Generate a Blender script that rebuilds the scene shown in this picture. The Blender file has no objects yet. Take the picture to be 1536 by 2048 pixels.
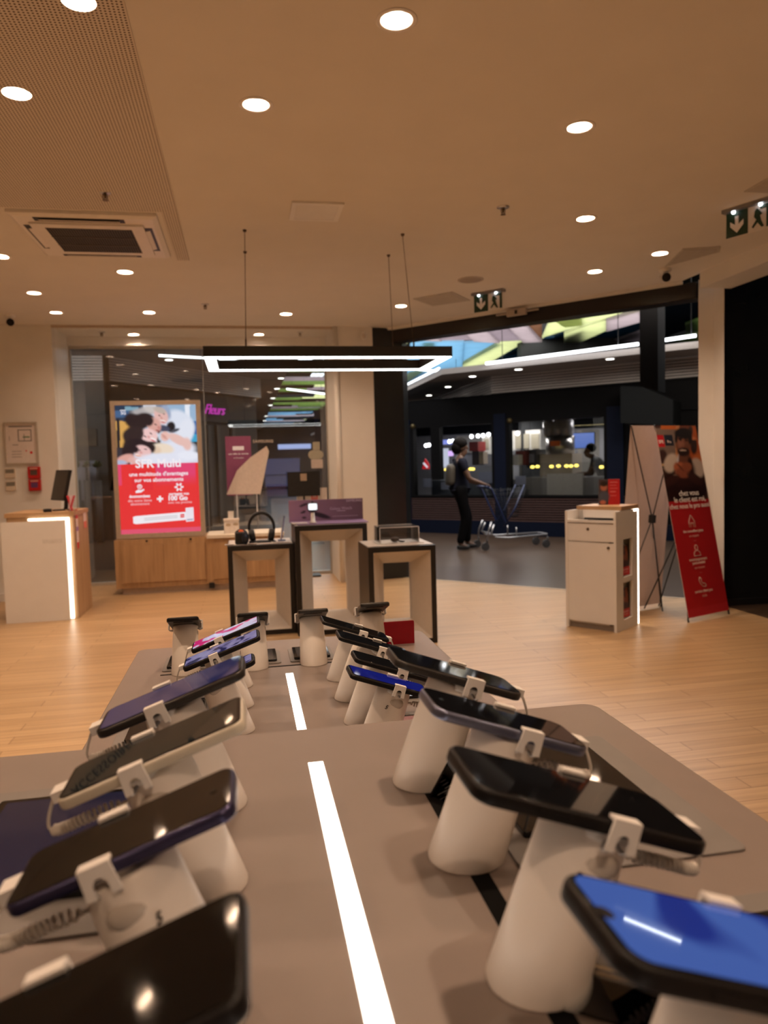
import bpy, bmesh, math, random
from mathutils import Vector, Matrix
random.seed(7)
PI = math.pi
SC = bpy.context.scene
COL = SC.collection

# ------------------------------------------------------------------ camera model
F = 1500.0; CX, CY = 768.0, 1024.0; EYE = Vector((0, 0, 1.395))
YAW = math.radians(10.5); PITCH = math.atan(97 / F); ROLL = 0.028
_f0 = Vector((math.sin(YAW), math.cos(YAW), 0)); _r0 = Vector((math.cos(YAW), -math.sin(YAW), 0))
FW = _f0 * math.cos(PITCH) + Vector((0, 0, -math.sin(PITCH)))
_u0 = _r0.cross(FW)
RT = _r0 * math.cos(ROLL) - _u0 * math.sin(ROLL)
UP = RT.cross(FW)

def ray(x, y): return FW + RT * ((x - CX) / F) - UP * ((y - CY) / F)
def pz(x, y, z):                       # where the sight line meets the level z
    d = ray(x, y); return EYE + d * ((z - EYE.z) / d.z)
def py(x, y, Y):
    d = ray(x, y); return EYE + d * (Y / d.y)
def pn(x, y, n, dd):                   # where it meets the plane n.p = dd
    n = Vector(n); d = ray(x, y); return EYE + d * ((dd - n.dot(EYE)) / n.dot(d))

cam = bpy.data.cameras.new('camera'); camo = bpy.data.objects.new('camera', cam); COL.objects.link(camo)
camo.matrix_world = Matrix((( RT.x, UP.x, -FW.x, EYE.x), (RT.y, UP.y, -FW.y, EYE.y), (RT.z, UP.z, -FW.z, EYE.z), (0, 0, 0, 1)))
cam.sensor_fit = 'VERTICAL'; cam.sensor_height = 17.3; cam.sensor_width = 12.975
cam.lens = F / 2048 * 17.3; cam.clip_start = 0.02; cam.clip_end = 200
cam.dof.use_dof = True; cam.dof.focus_distance = 1.30; cam.dof.aperture_fstop = 3.0
SC.camera = camo
SC.view_settings.view_transform = 'Standard'; SC.view_settings.look = 'None'
SC.view_settings.gamma = 1; SC.view_settings.use_curve_mapping = False
SC.view_settings.exposure = 0.0
w = bpy.data.worlds.new('world'); SC.world = w; w.use_nodes = True
w.node_tree.nodes['Background'].inputs[0].default_value = (0.6, 0.7, 0.9, 1)
w.node_tree.nodes['Background'].inputs[1].default_value = 0.012

# ------------------------------------------------------------------ materials
def s2l(r, g, b):
    f = lambda c: (c / 255 / 12.92) if c <= 10 else ((c / 255 + 0.055) / 1.055) ** 2.4
    return (f(r), f(g), f(b))
_M = {}
def mat(name, col, rough=0.5, metal=0.0, var=0.06, scale=30.0, emit=None, es=0.0, trans=0.0, alpha=1.0, bump=0.0, spec=0.5, ior=1.45, stretch=None, coat=0.0):
    if name in _M: return _M[name]
    m = bpy.data.materials.new(name); m.use_nodes = True
    nt = m.node_tree; b = nt.nodes['Principled BSDF']
    b.inputs['Roughness'].default_value = rough; b.inputs['Metallic'].default_value = metal
    b.inputs['Specular IOR Level'].default_value = spec; b.inputs['IOR'].default_value = ior
    b.inputs['Transmission Weight'].default_value = trans; b.inputs['Alpha'].default_value = alpha
    b.inputs['Coat Weight'].default_value = coat; b.inputs['Coat Roughness'].default_value = 0.03
    tc = nt.nodes.new('ShaderNodeTexCoord'); nz = nt.nodes.new('ShaderNodeTexNoise')
    nz.inputs['Scale'].default_value = scale; nz.inputs['Detail'].default_value = 3
    if stretch:
        mp = nt.nodes.new('ShaderNodeMapping'); mp.inputs['Scale'].default_value = stretch
        nt.links.new(tc.outputs['Object'], mp.inputs[0]); nt.links.new(mp.outputs[0], nz.inputs['Vector'])
    else:
        nt.links.new(tc.outputs['Object'], nz.inputs['Vector'])
    rp = nt.nodes.new('ShaderNodeValToRGB')
    lo = [max(0, c * (1 - var)) for c in col]; hi = [c * (1 + var) for c in col]
    rp.color_ramp.elements[0].position = 0.3; rp.color_ramp.elements[1].position = 0.7
    rp.color_ramp.elements[0].color = (*lo, 1); rp.color_ramp.elements[1].color = (*hi, 1)
    nt.links.new(nz.outputs['Fac'], rp.inputs[0]); nt.links.new(rp.outputs[0], b.inputs['Base Color'])
    if bump:
        bp = nt.nodes.new('ShaderNodeBump'); bp.inputs['Strength'].default_value = bump; bp.inputs['Distance'].default_value = 0.01
        nt.links.new(nz.outputs['Fac'], bp.inputs['Height']); nt.links.new(bp.outputs[0], b.inputs['Normal'])
    if emit:
        b.inputs['Emission Color'].default_value = (*emit, 1); b.inputs['Emission Strength'].default_value = es
    _M[name] = m; return m

def glow(name, col, es):
    return mat(name, (0.06, 0.06, 0.06), 0.4, emit=col, es=es)

def pane(name, tint=(1, 1, 1), ior=1.45, extra=0.0):
    if name in _M: return _M[name]
    m = bpy.data.materials.new(name); m.use_nodes = True; nt = m.node_tree; nt.nodes.clear()
    out = nt.nodes.new('ShaderNodeOutputMaterial'); mx = nt.nodes.new('ShaderNodeMixShader')
    tr = nt.nodes.new('ShaderNodeBsdfTransparent'); gl = nt.nodes.new('ShaderNodeBsdfGlossy'); fr = nt.nodes.new('ShaderNodeFresnel')
    tr.inputs[0].default_value = (*tint, 1); gl.inputs[1].default_value = 0.0; fr.inputs[0].default_value = ior
    ad = nt.nodes.new('ShaderNodeMath'); ad.operation = 'ADD'; ad.inputs[1].default_value = extra
    nt.links.new(fr.outputs[0], ad.inputs[0]); nt.links.new(ad.outputs[0], mx.inputs[0])
    nt.links.new(tr.outputs[0], mx.inputs[1]); nt.links.new(gl.outputs[0], mx.inputs[2]); nt.links.new(mx.outputs[0], out.inputs[0])
    _M[name] = m; return m

def wood(name, c1, c2, vertical=True, rough=0.5):
    if name in _M: return _M[name]
    m = bpy.data.materials.new(name); m.use_nodes = True; nt = m.node_tree; b = nt.nodes['Principled BSDF']
    tc = nt.nodes.new('ShaderNodeTexCoord'); mp = nt.nodes.new('ShaderNodeMapping')
    mp.inputs['Scale'].default_value = (22, 22, 1.3) if vertical else (1.3, 22, 22)
    nz = nt.nodes.new('ShaderNodeTexNoise'); nz.inputs['Scale'].default_value = 1.0; nz.inputs['Detail'].default_value = 6; nz.inputs['Distortion'].default_value = 0.6
    rp = nt.nodes.new('ShaderNodeValToRGB')
    rp.color_ramp.elements[0].position = 0.3; rp.color_ramp.elements[1].position = 0.72
    rp.color_ramp.elements[0].color = (*c1, 1); rp.color_ramp.elements[1].color = (*c2, 1)
    nt.links.new(tc.outputs['Object'], mp.inputs[0]); nt.links.new(mp.outputs[0], nz.inputs['Vector'])
    nt.links.new(nz.outputs['Fac'], rp.inputs[0]); nt.links.new(rp.outputs[0], b.inputs['Base Color'])
    b.inputs['Roughness'].default_value = rough
    _M[name] = m; return m

def planks(name, cA, cB, seam, bw, rh, rough, mortar, offset=0.37, grain=0.25):
    m = bpy.data.materials.new(name); m.use_nodes = True; nt = m.node_tree; b = nt.nodes['Principled BSDF']
    tc = nt.nodes.new('ShaderNodeTexCoord'); br = nt.nodes.new('ShaderNodeTexBrick')
    br.offset = offset; br.offset_frequency = 2
    br.inputs['Scale'].default_value = 1.0; br.inputs['Brick Width'].default_value = bw; br.inputs['Row Height'].default_value = rh
    br.inputs['Mortar Size'].default_value = mortar; br.inputs['Mortar Smooth'].default_value = 0.2
    br.inputs['Color1'].default_value = (*cA, 1); br.inputs['Color2'].default_value = (*cB, 1); br.inputs['Mortar'].default_value = (*seam, 1)
    nt.links.new(tc.outputs['Object'], br.inputs['Vector'])
    mp = nt.nodes.new('ShaderNodeMapping'); mp.inputs['Scale'].default_value = (1.5, 30, 1)
    nz = nt.nodes.new('ShaderNodeTexNoise'); nz.inputs['Scale'].default_value = 1; nz.inputs['Detail'].default_value = 5
    nt.links.new(tc.outputs['Object'], mp.inputs[0]); nt.links.new(mp.outputs[0], nz.inputs['Vector'])
    rp = nt.nodes.new('ShaderNodeValToRGB'); g = 1 - grain
    rp.color_ramp.elements[0].color = (g, g, g, 1); rp.color_ramp.elements[1].color = (1.1, 1.1, 1.1, 1)
    rp.color_ramp.elements[0].position = 0.25; rp.color_ramp.elements[1].position = 0.75
    nt.links.new(nz.outputs['Fac'], rp.inputs[0])
    mx = nt.nodes.new('ShaderNodeMixRGB'); mx.blend_type = 'MULTIPLY'; mx.inputs[0].default_value = 1
    nt.links.new(br.outputs['Color'], mx.inputs[1]); nt.links.new(rp.outputs[0], mx.inputs[2]); nt.links.new(mx.outputs[0], b.inputs['Base Color'])
    b.inputs['Roughness'].default_value = rough
    _M[name] = m; return m

def perforated(name, base, hole, pitch, rad):
    m = bpy.data.materials.new(name); m.use_nodes = True; nt = m.node_tree; b = nt.nodes['Principled BSDF']
    tc = nt.nodes.new('ShaderNodeTexCoord'); mp = nt.nodes.new('ShaderNodeMapping')
    mp.inputs['Scale'].default_value = (1 / pitch, 1 / pitch, 1)
    fr = nt.nodes.new('ShaderNodeVectorMath'); fr.operation = 'FRACTION'
    sb = nt.nodes.new('ShaderNodeVectorMath'); sb.operation = 'SUBTRACT'; sb.inputs[1].default_value = (0.5, 0.5, 0)
    ml = nt.nodes.new('ShaderNodeVectorMath'); ml.operation = 'MULTIPLY'; ml.inputs[1].default_value = (1, 1, 0)
    ln = nt.nodes.new('ShaderNodeVectorMath'); ln.operation = 'LENGTH'
    lt = nt.nodes.new('ShaderNodeMath'); lt.operation = 'LESS_THAN'; lt.inputs[1].default_value = rad / pitch
    mx = nt.nodes.new('ShaderNodeMixRGB'); mx.inputs[1].default_value = (*base, 1); mx.inputs[2].default_value = (*hole, 1)
    for a, c in ((tc.outputs['Object'], mp.inputs[0]), (mp.outputs[0], fr.inputs[0]), (fr.outputs[0], sb.inputs[0]), (sb.outputs[0], ml.inputs[0]), (ml.outputs[0], ln.inputs[0]), (ln.outputs['Value'], lt.inputs[0]), (lt.outputs[0], mx.inputs[0]), (mx.outputs[0], b.inputs['Base Color'])):
        nt.links.new(a, c)
    b.inputs['Roughness'].default_value = 0.9
    _M[name] = m; return m

def printed(name, es):                 # print or screen whose picture is stored per vertex; es > 0 for a lit screen
    m = bpy.data.materials.new(name); m.use_nodes = True; nt = m.node_tree; b = nt.nodes['Principled BSDF']
    at = nt.nodes.new('ShaderNodeAttribute'); at.attribute_name = 'Col'
    nt.links.new(at.outputs['Color'], b.inputs['Base Color']); b.inputs['Roughness'].default_value = 0.35
    if es:
        b.inputs['Base Color'].default_value = (0.02, 0.02, 0.02, 1)
        for l in list(b.inputs['Base Color'].links): nt.links.remove(l)
        nt.links.new(at.outputs['Color'], b.inputs['Emission Color']); b.inputs['Emission Strength'].default_value = es
        b.inputs['Roughness'].default_value = 0.08
    _M[name] = m; return m

# ------------------------------------------------------------------ mesh builder
X3, Y3, Z3 = Vector((1, 0, 0)), Vector((0, 1, 0)), Vector((0, 0, 1))
class MB:
    def __init__(s): s.v = []; s.f = []; s.smooth = []; s.mi = []; s.cur = 0
    def add(s, vs, fs, sm=False):
        o = len(s.v); s.v += [Vector(p) for p in vs]
        for f in fs: s.f.append([i + o for i in f]); s.smooth.append(sm); s.mi.append(s.cur)
        return s
    def box(s, a, b):
        (x0, y0, z0), (x1, y1, z1) = a, b
        x0, x1 = min(x0, x1), max(x0, x1); y0, y1 = min(y0, y1), max(y0, y1); z0, z1 = min(z0, z1), max(z0, z1)
        return s.add([(x0,y0,z0),(x1,y0,z0),(x1,y1,z0),(x0,y1,z0),(x0,y0,z1),(x1,y0,z1),(x1,y1,z1),(x0,y1,z1)],
                     [(0,3,2,1),(4,5,6,7),(0,1,5,4),(1,2,6,5),(2,3,7,6),(3,0,4,7)])
    def obox(s, c, u, v, n, hu, hv, hn):          # box with its own axes
        c, u, v, n = Vector(c), Vector(u), Vector(v), Vector(n)
        P = [c + u * (a * hu) + v * (b * hv) + n * (d * hn) for d in (-1, 1) for (a, b) in ((-1,-1),(1,-1),(1,1),(-1,1))]
        return s.add(P, [(0,3,2,1),(4,5,6,7),(0,1,5,4),(1,2,6,5),(2,3,7,6),(3,0,4,7)])
    def prism(s, pts, off):                       # polygon pushed along off
        pts = [Vector(p) for p in pts]; off = Vector(off); n = len(pts)
        return s.add(pts + [p + off for p in pts], [tuple(range(n))[::-1], tuple(range(n, 2 * n))] + [(i, (i + 1) % n, n + (i + 1) % n, n + i) for i in range(n)])
    def loft(s, rings, sm=True, caps=True, closed=True):
        n = len(rings[0]); o = len(s.v)
        for r in rings: s.v += [Vector(p) for p in r]
        for k in range(len(rings) - 1):
            for i in range(n if closed else n - 1):
                j = (i + 1) % n
                s.f.append([o + k*n + i, o + k*n + j, o + (k+1)*n + j, o + (k+1)*n + i]); s.smooth.append(sm); s.mi.append(s.cur)
        if caps:
            s.f.append([o + i for i in range(n)][::-1]); s.smooth.append(False); s.mi.append(s.cur)
            s.f.append([o + (len(rings)-1)*n + i for i in range(n)]); s.smooth.append(False); s.mi.append(s.cur)
        return s
    def ring(s, c, u, v, ru, rv=None, n=24):
        rv = ru if rv is None else rv; c = Vector(c); u = Vector(u); v = Vector(v)
        return [c + u * (ru * math.cos(2*PI*i/n)) + v * (rv * math.sin(2*PI*i/n)) for i in range(n)]
    def cyl(s, a, b, r0, r1=None, n=24):
        r1 = r0 if r1 is None else r1; a, b = Vector(a), Vector(b); d = (b - a).normalized()
        u = d.orthogonal().normalized(); v = d.cross(u)
        return s.loft([s.ring(a, u, v, r0, n=n), s.ring(b, u, v, r1, n=n)])
    def lathe(s, c, prof, axis=Z3, n=28, caps=False):      # prof: (radius, height) pairs
        c = Vector(c); axis = Vector(axis).normalized(); u = axis.orthogonal().normalized(); v = axis.cross(u)
        return s.loft([s.ring(c + axis * h, u, v, max(r, 1e-5), n=n) for r, h in prof], caps=caps)
    def tube(s, pts, r, n=8):
        pts = [Vector(p) for p in pts]; rings = []; u = None
        for i, p in enumerate(pts):
            d = (pts[min(i+1, len(pts)-1)] - pts[max(i-1, 0)]).normalized()
            u = d.orthogonal().normalized() if u is None else (u - d * u.dot(d)).normalized()
            rings.append(s.ring(p, u, d.cross(u), r if not callable(r) else r(i / (len(pts)-1)), n=n))
        return s.loft(rings)
    def ball(s, c, ru, rv=None, rw=None, n=16, u=X3, v=Y3, w=Z3):
        rv = rv or ru; rw = rw or ru; c = Vector(c); R = []
        for k in range(n // 2 + 1):
            t = -PI/2 + PI * k / (n // 2); R.append(s.ring(c + Vector(w) * (rw * math.sin(t)), u, v, max(1e-5, ru * math.cos(t)), max(1e-5, rv * math.cos(t)), n=n))
        return s.loft(R, caps=False)
    def slab(s, c, u, v, n, L, W, T, r, bev=0.0, seg=6, bot=None):   # rounded rectangle plate, top face at c + n*T
        c, u, v, n = Vector(c), Vector(u), Vector(v), Vector(n)
        def out(ins):
            P = []; rr = max(r - ins, 1e-4)
            for k, (sx, sy) in enumerate(((1,1),(-1,1),(-1,-1),(1,-1))):
                cx, cy = sx * (L/2 - r), sy * (W/2 - r)
                for i in range(seg + 1):
                    t = PI/2 * (k + i / seg); P.append((cx + rr * math.cos(t), cy + rr * math.sin(t)))
            return P
        lv = [(0, 0), (0, T)] if not bev else [(bev, 0), (bev*.3, bev*.3), (0, bev), (0, T - bev), (bev*.3, T - bev*.3), (bev, T)]
        return s.loft([[c + u*a + v*b + n*h for a, b in out(i)] for i, h in lv], sm=bool(bev))
    def build(s, name, m, parent=None, origin=None, loc=None):
        o0 = Vector(origin) if origin is not None else Vector((0, 0, 0))
        me = bpy.data.meshes.new(name); me.from_pydata([tuple(p - o0) for p in s.v], [], s.f)
        me.polygons.foreach_set('use_smooth', s.smooth)
        ms = m if isinstance(m, (list, tuple)) else [m]
        for q in ms: me.materials.append(q)
        if len(ms) > 1: me.polygons.foreach_set('material_index', s.mi)
        me.update()
        bm = bmesh.new(); bm.from_mesh(me); bmesh.ops.recalc_face_normals(bm, faces=bm.faces); bm.to_mesh(me); bm.free()
        o = bpy.data.objects.new(name, me); COL.objects.link(o)
        if parent is not None: o.parent = parent
        elif origin is not None: o.location = o0
        if loc is not None: o.location = loc
        return o
def B(a, b): return MB().box(a, b)

def tag(o, label=None, cat=None, group=None, kind=None):
    if label: o['label'] = label
    if cat: o['category'] = cat
    if group: o['group'] = group
    if kind: o['kind'] = kind
    return o
def thing(name, label, cat, loc=(0, 0, 0), rz=0.0, group=None):
    o = bpy.data.objects.new(name, None); COL.objects.link(o); o.empty_display_size = 0.05
    o.location = loc; o.rotation_euler = (0, 0, rz)
    return tag(o, label, cat, group)
def struct(o): o['kind'] = 'structure'; return o

def text(body, size, m, parent, origin, right, up, align='CENTER', bold=0.0, name='lettering', depth=0.0006, root=(0, 0, 0), shear=0.0, space=1.0):
    cu = bpy.data.curves.new('t', 'FONT'); cu.body = body; cu.size = size; cu.align_x = align; cu.align_y = 'CENTER'
    cu.extrude = depth; cu.bevel_depth = max(0.0, bold); cu.bevel_resolution = 0; cu.shear = shear; cu.resolution_u = 3; cu.space_character = space
    t = bpy.data.objects.new('t', cu); COL.objects.link(t)
    bpy.context.view_layer.update()
    me = bpy.data.meshes.new_from_object(t.evaluated_get(bpy.context.evaluated_depsgraph_get()))
    bpy.data.objects.remove(t); bpy.data.curves.remove(cu)
    r = Vector(right).normalized(); u = Vector(up); u = (u - r * u.dot(r)).normalized(); n = r.cross(u); o = Vector(origin) - Vector(root)
    me.transform(Matrix(((r.x, u.x, n.x, o.x), (r.y, u.y, n.y, o.y), (r.z, u.z, n.z, o.z), (0, 0, 0, 1))))
    me.materials.clear(); me.materials.append(m); me.name = name
    ob = bpy.data.objects.new(name, me); COL.objects.link(ob)
    if parent is not None: ob.parent = parent
    return ob

def picture(name, m, parent, origin, right, up, wd, ht, nx, ny, fn, root=(0, 0, 0)):
    # origin = top-left corner; fn(u, v) -> linear colour, v downwards
    o = Vector(origin) - Vector(root); r = Vector(right).normalized(); u = Vector(up).normalized()
    vs = [o + r * (wd * i / nx) - u * (ht * j / ny) for j in range(ny + 1) for i in range(nx + 1)]
    fs = [(j*(nx+1)+i, (j+1)*(nx+1)+i, (j+1)*(nx+1)+i+1, j*(nx+1)+i+1) for j in range(ny) for i in range(nx)]
    me = bpy.data.meshes.new(name); me.from_pydata([tuple(p) for p in vs], [], fs)
    at = me.color_attributes.new('Col', 'FLOAT_COLOR', 'POINT')
    data = []
    for j in range(ny + 1):
        for i in range(nx + 1): data += [*fn(i / nx, j / ny), 1.0]
    at.data.foreach_set('color', data)
    me.materials.append(m)
    ob = bpy.data.objects.new(name, me); COL.objects.link(ob)
    if parent is not None: ob.parent = parent
    return ob
def painter(bg, layers):
    # layers: (cx, cy, rx, ry, angle, softness, srgb) ellipses or ('r', x0, y0, x1, y1, srgb) rectangles, back to front
    L = []
    for l in layers:
        if l[0] == 'r': L.append(('r', *l[1:5], s2l(*l[5])))
        else: L.append((*l[:4], math.cos(math.radians(l[4])), math.sin(math.radians(l[4])), l[5], s2l(*l[6])))
    def fn(u, v):
        c = bg(u, v) if callable(bg) else s2l(*bg)
        for l in L:
            if l[0] == 'r':
                if l[1] <= u <= l[3] and l[2] <= v <= l[4]: c = l[5]
            else:
                dx, dy = u - l[0], v - l[1]; a = (dx*l[4] + dy*l[5]) / l[2]; b = (-dx*l[5] + dy*l[4]) / l[3]
                d = math.sqrt(a*a + b*b); k = min(1, max(0, (1 - d) / l[6] + 0.5))
                if k > 0: c = tuple(p + (q - p) * k for p, q in zip(c, l[7]))
        return c
    return fn

WARM = (1.0, 0.675, 0.45)
COOL = (1.0, 0.97, 0.92)
white = mat('warm white paint', (0.74, 0.73, 0.70), 0.6, var=0.02, scale=6)
whitegloss = mat('white lacquer', (0.78, 0.77, 0.75), 0.3, var=0.015, scale=8)
ceilpaint = mat('ceiling paint', (0.70, 0.68, 0.64), 0.9, var=0.02, scale=3)
black = mat('black satin', (0.012, 0.012, 0.013), 0.45, var=0.2)
blackgloss = mat('black glass', (0.006, 0.006, 0.007), 0.04, var=0.1, spec=0.5)
darkwall = mat('anthracite panel', (0.012, 0.014, 0.015), 0.25, var=0.15, scale=2)
steel = mat('brushed steel', (0.55, 0.55, 0.56), 0.3, 1.0, var=0.08, scale=60, stretch=(1, 1, 12))
alu = mat('anodised aluminium', (0.62, 0.58, 0.52), 0.4, 0.6, var=0.05)
oak = wood('light oak veneer', (0.36, 0.215, 0.105), (0.50, 0.32, 0.17))
oakH = wood('light oak veneer across', (0.36, 0.215, 0.105), (0.50, 0.32, 0.17), vertical=False)
red = mat('red print', s2l(200, 28, 36), 0.4, var=0.04)
whiteprint = mat('white print', (0.85, 0.85, 0.85), 0.5, var=0.01)
grey = mat('mid grey plastic', (0.28, 0.28, 0.28), 0.5, var=0.05)
acrylic = pane('clear acrylic', (0.96, 0.97, 0.97), 1.45, 0.02)
# ------------------------------------------------------------------ the shop shell
H = 3.0
floorm = planks('oak plank floor', (0.42, 0.27, 0.135), (0.49, 0.325, 0.17), (0.19, 0.105, 0.05), 1.25, 0.105, 0.36, 0.0022)
tilem = planks('grey mall tile', (0.068, 0.043, 0.029), (0.086, 0.056, 0.038), (0.034, 0.022, 0.015), 0.9, 0.6, 0.28, 0.004, offset=0.5, grain=0.35)
K2 = 10.72                                     # the angled shop front lies on x + y = K2
fl = MB().prism([(-4.7,-3.1,-.05),(4.3,-3.1,-.05),(4.3,K2-4.3,-.05),(1.75,K2-1.75,-.05),(1.1,9.62,-.05),(-2.05,9.62,-.05),(-2.05,8.9,-.05),(-4.7,8.9,-.05)], (0,0,.05)).build('floor', floorm); struct(fl)
mf = MB().prism([(-14,9.62,-.05),(1.1,9.62,-.05),(1.75,K2-1.75,-.05),(4.3,K2-4.3,-.05),(4.3,-4,-.05),(22,-4,-.05),(22,52,-.05),(-14,52,-.05)], (0,0,.049)).build('floor', tilem); struct(mf)
struct(MB().prism([(1.75,K2-1.75,0),(4.3,K2-4.3,0),(4.33,K2-4.27,0),(1.78,K2-1.72,0)], (0,0,.004)).build('trim_1', mat('threshold strip', (.45,.36,.25), .4)))

lights = {  # pixel on the ceiling -> label
 (157,0): 'round recessed downlight cut by the top edge, set in the perforated ceiling',
 (793,40): 'round recessed downlight nearest the camera, at the top middle',
 (33,185): 'round recessed downlight in the perforated ceiling at the far left',
 (512,209): 'bright round downlight just right of the perforated ceiling, above the air conditioner',
 (1159,254): 'bright round downlight alone in the upper right of the smooth ceiling',
 (1171,437): 'round downlight right of the ceiling sprinkler, in the middle right',
 (1320,507): 'round downlight nearest the white post on the right, by the black camera',
 (1190,543): 'round downlight in front of the wide dark shop opening, left of the black camera',
 (802,612): 'round downlight behind the right hanging wire of the pendant',
 (250,544): 'round downlight directly behind the air conditioner',
 (68,586): 'dim round downlight left of the one behind the air conditioner',
 (112,625): 'dim pinkish round downlight close to the left back wall',
 (298,625): 'round downlight close to the window recess, right of the dim pinkish one',
 (572,628): 'round downlight between the two front wires of the pendant',
 (0,513): 'round downlight cut by the left edge beside the air conditioner',
 (267,669): 'round downlight inside the window recess above the lit poster',
 (518,669): 'round downlight inside the window recess above the pendant',
}
extra = [(-2.33, 4.34), (-1.655, 4.36), (-2.53, 6.62), (-2.3, 1.6), (-1.7, -.6), (.2, -.9), (1.9, .4), (1.9, -1.6), (.35, .95), (-1.2, 1.4)]  # first three mirrored in phone screens, the others unseen and added for light
spots = [pz(px, py_, H) for px, py_ in lights]
ehole = [Vector((x, y, H)) for x, y in extra]
cut = MB()
for p in spots + ehole: cut.cyl((p.x, p.y, H - .1), (p.x, p.y, H + .1), .057, n=28)
cutter = cut.build('cutter', white)
def holed(o):
    md = o.modifiers.new('b', 'BOOLEAN'); md.operation = 'DIFFERENCE'; md.object = cutter; md.solver = 'EXACT'
    bpy.context.view_layer.update()
    me = bpy.data.meshes.new_from_object(o.evaluated_get(bpy.context.evaluated_depsgraph_get()))
    o.modifiers.clear(); o.data = me
ce = MB().prism([(-4.7,-3.1,H),(4.05,-3.1,H),(4.05,K2-.1-4.05,H),(1.6,K2-.05-1.6,H),(1.6,9.7,H),(-2.05,9.7,H),(-2.05,8.95,H),(-4.7,8.95,H)], (0,0,.05)).build('ceiling', ceilpaint); struct(ce); holed(ce)
perf = perforated('perforated plasterboard', (0.66, 0.62, 0.57), (0.10, 0.07, 0.05), 0.0155, 0.0042)
pe = MB().prism([(-4.7,-3.1,H-.006),(-.325,-3.1,H-.006),(-.345,6.05,H-.006),(-.44,6.05,H-.006),(-.44,4.94,H-.006),(-4.7,4.98,H-.006)], (0,0,.0059)).build('ceiling', perf); struct(pe); holed(pe)
bpy.data.objects.remove(cutter)

struct(B((-4.7,8.8,0),(-2.0,8.95,H)).build('wall_back', white))
struct(B((-2.2,8.951,0),(-2.0,9.72,H)).build('wall_back', whitegloss))
struct(B((-4.85,-3.1,0),(-4.7,8.95,H)).build('wall_left', white))
struct(B((-4.85,-3.25,0),(4.4,-3.1,H)).build('wall_front', white))
struct(B((-4.7,8.77,0),(-2.2,8.8,.09)).build('baseboard_back', whitegloss))
struct(B((-2.0,9.55,2.9),(1.08,9.72,H)).build('trim_2', white))
struct(B((-2.0,8.79,2.975),(1.08,8.83,H)).build('trim_3', mat('painted shadow line', (.5,.42,.34), .8)))  # darker strip painted in for the shadow line along the ceiling groove
# window
wg = B((-2.0,9.63,0.03),(1.08,9.645,2.9)).build('window_1', pane('shop window glass', (.93,.95,.95), 1.45, .09)); struct(wg)
fr = MB().box((-2.0,9.60,0),(1.08,9.68,.035)).box((-2.0,9.60,2.87),(1.08,9.68,2.9)).box((-2.0,9.60,.035),(-1.985,9.68,2.87)).box((1.065,9.60,.035),(1.08,9.68,2.87)).build('window_frame', mat('window frame metal', (.5,.47,.42), .4), wg)
MB().box((-.452,9.622,.035),(-.444,9.652,2.87)).build('glass_joint', mat('glass joint', (.35,.38,.4), .2), wg)
# pillars and the angled opening
struct(MB().box((1.08,8.8,0),(1.55,9.72,H)).build('wall_pillar', white))
struct(MB().cyl((1.11,8.795,0),(1.11,8.795,H),.03,n=20).build('trim_4', whitegloss))
struct(MB().prism([(1.55,8.82,0),(1.92,8.87,0),(2.0,8.98,0),(2.0,9.3,0),(1.55,9.3,0)], (0,0,2.99)).build('wall_pillar', darkwall))
bq = lambda x, o: (x, K2 + o - x)
struct(MB().prism([(*bq(1.6,-.06),2.83),(*bq(4.15,-.22),2.83),(*bq(4.3,.05),2.83),(*bq(1.75,.2),2.83)], (0,0,.15)).build('trim_5', mat('bronze black beam', (.013,.011,.010), .35)))
struct(MB().prism([(*bq(1.55,-.12),2.972),(*bq(4.05,-.26),2.972),(*bq(4.1,-.14),2.972),(*bq(1.6,0),2.972)], (0,0,.028)).build('trim_6', white))
pA = pn(1397, 900, (1,1,0), K2-.2); pB = pn(1427, 900, (1,1,0), K2-.2); pC = py(1448, 900, pB.y - .18)
struct(MB().prism([(pA.x,pA.y,0),(pB.x,pB.y,0),(pC.x,pC.y,0),(pC.x+.16,pC.y+.24,0),(pC.x+.12,pB.y+.30,0),(pA.x+.12,pA.y+.18,0)], (0,0,2.995)).build('wall_pillar', white))
xr = pC.x
struct(MB().box((4.02,-3.1,2.86),(4.32,pC.y+.02,H)).build('wall_right', white))
struct(MB().box((4.1,-3.1,0),(4.3,3.1,2.86)).build('wall_right', white))
# dark closed shop next door, seen through the side opening
dw = pz(1452,1211,0)
struct(MB().prism([(dw.x,dw.y,0),(10.5,dw.y-.35,0),(10.5,dw.y-.15,0),(dw.x,dw.y+.12,0)], (0,0,3.6)).build('wall_mall', darkwall))
struct(MB().prism([(dw.x-.01,dw.y-.02,0),(10.5,dw.y-.39,0),(10.5,dw.y-.35,0),(dw.x-.01,dw.y,0)], (0,0,.06)).build('baseboard_mall', black))

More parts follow.
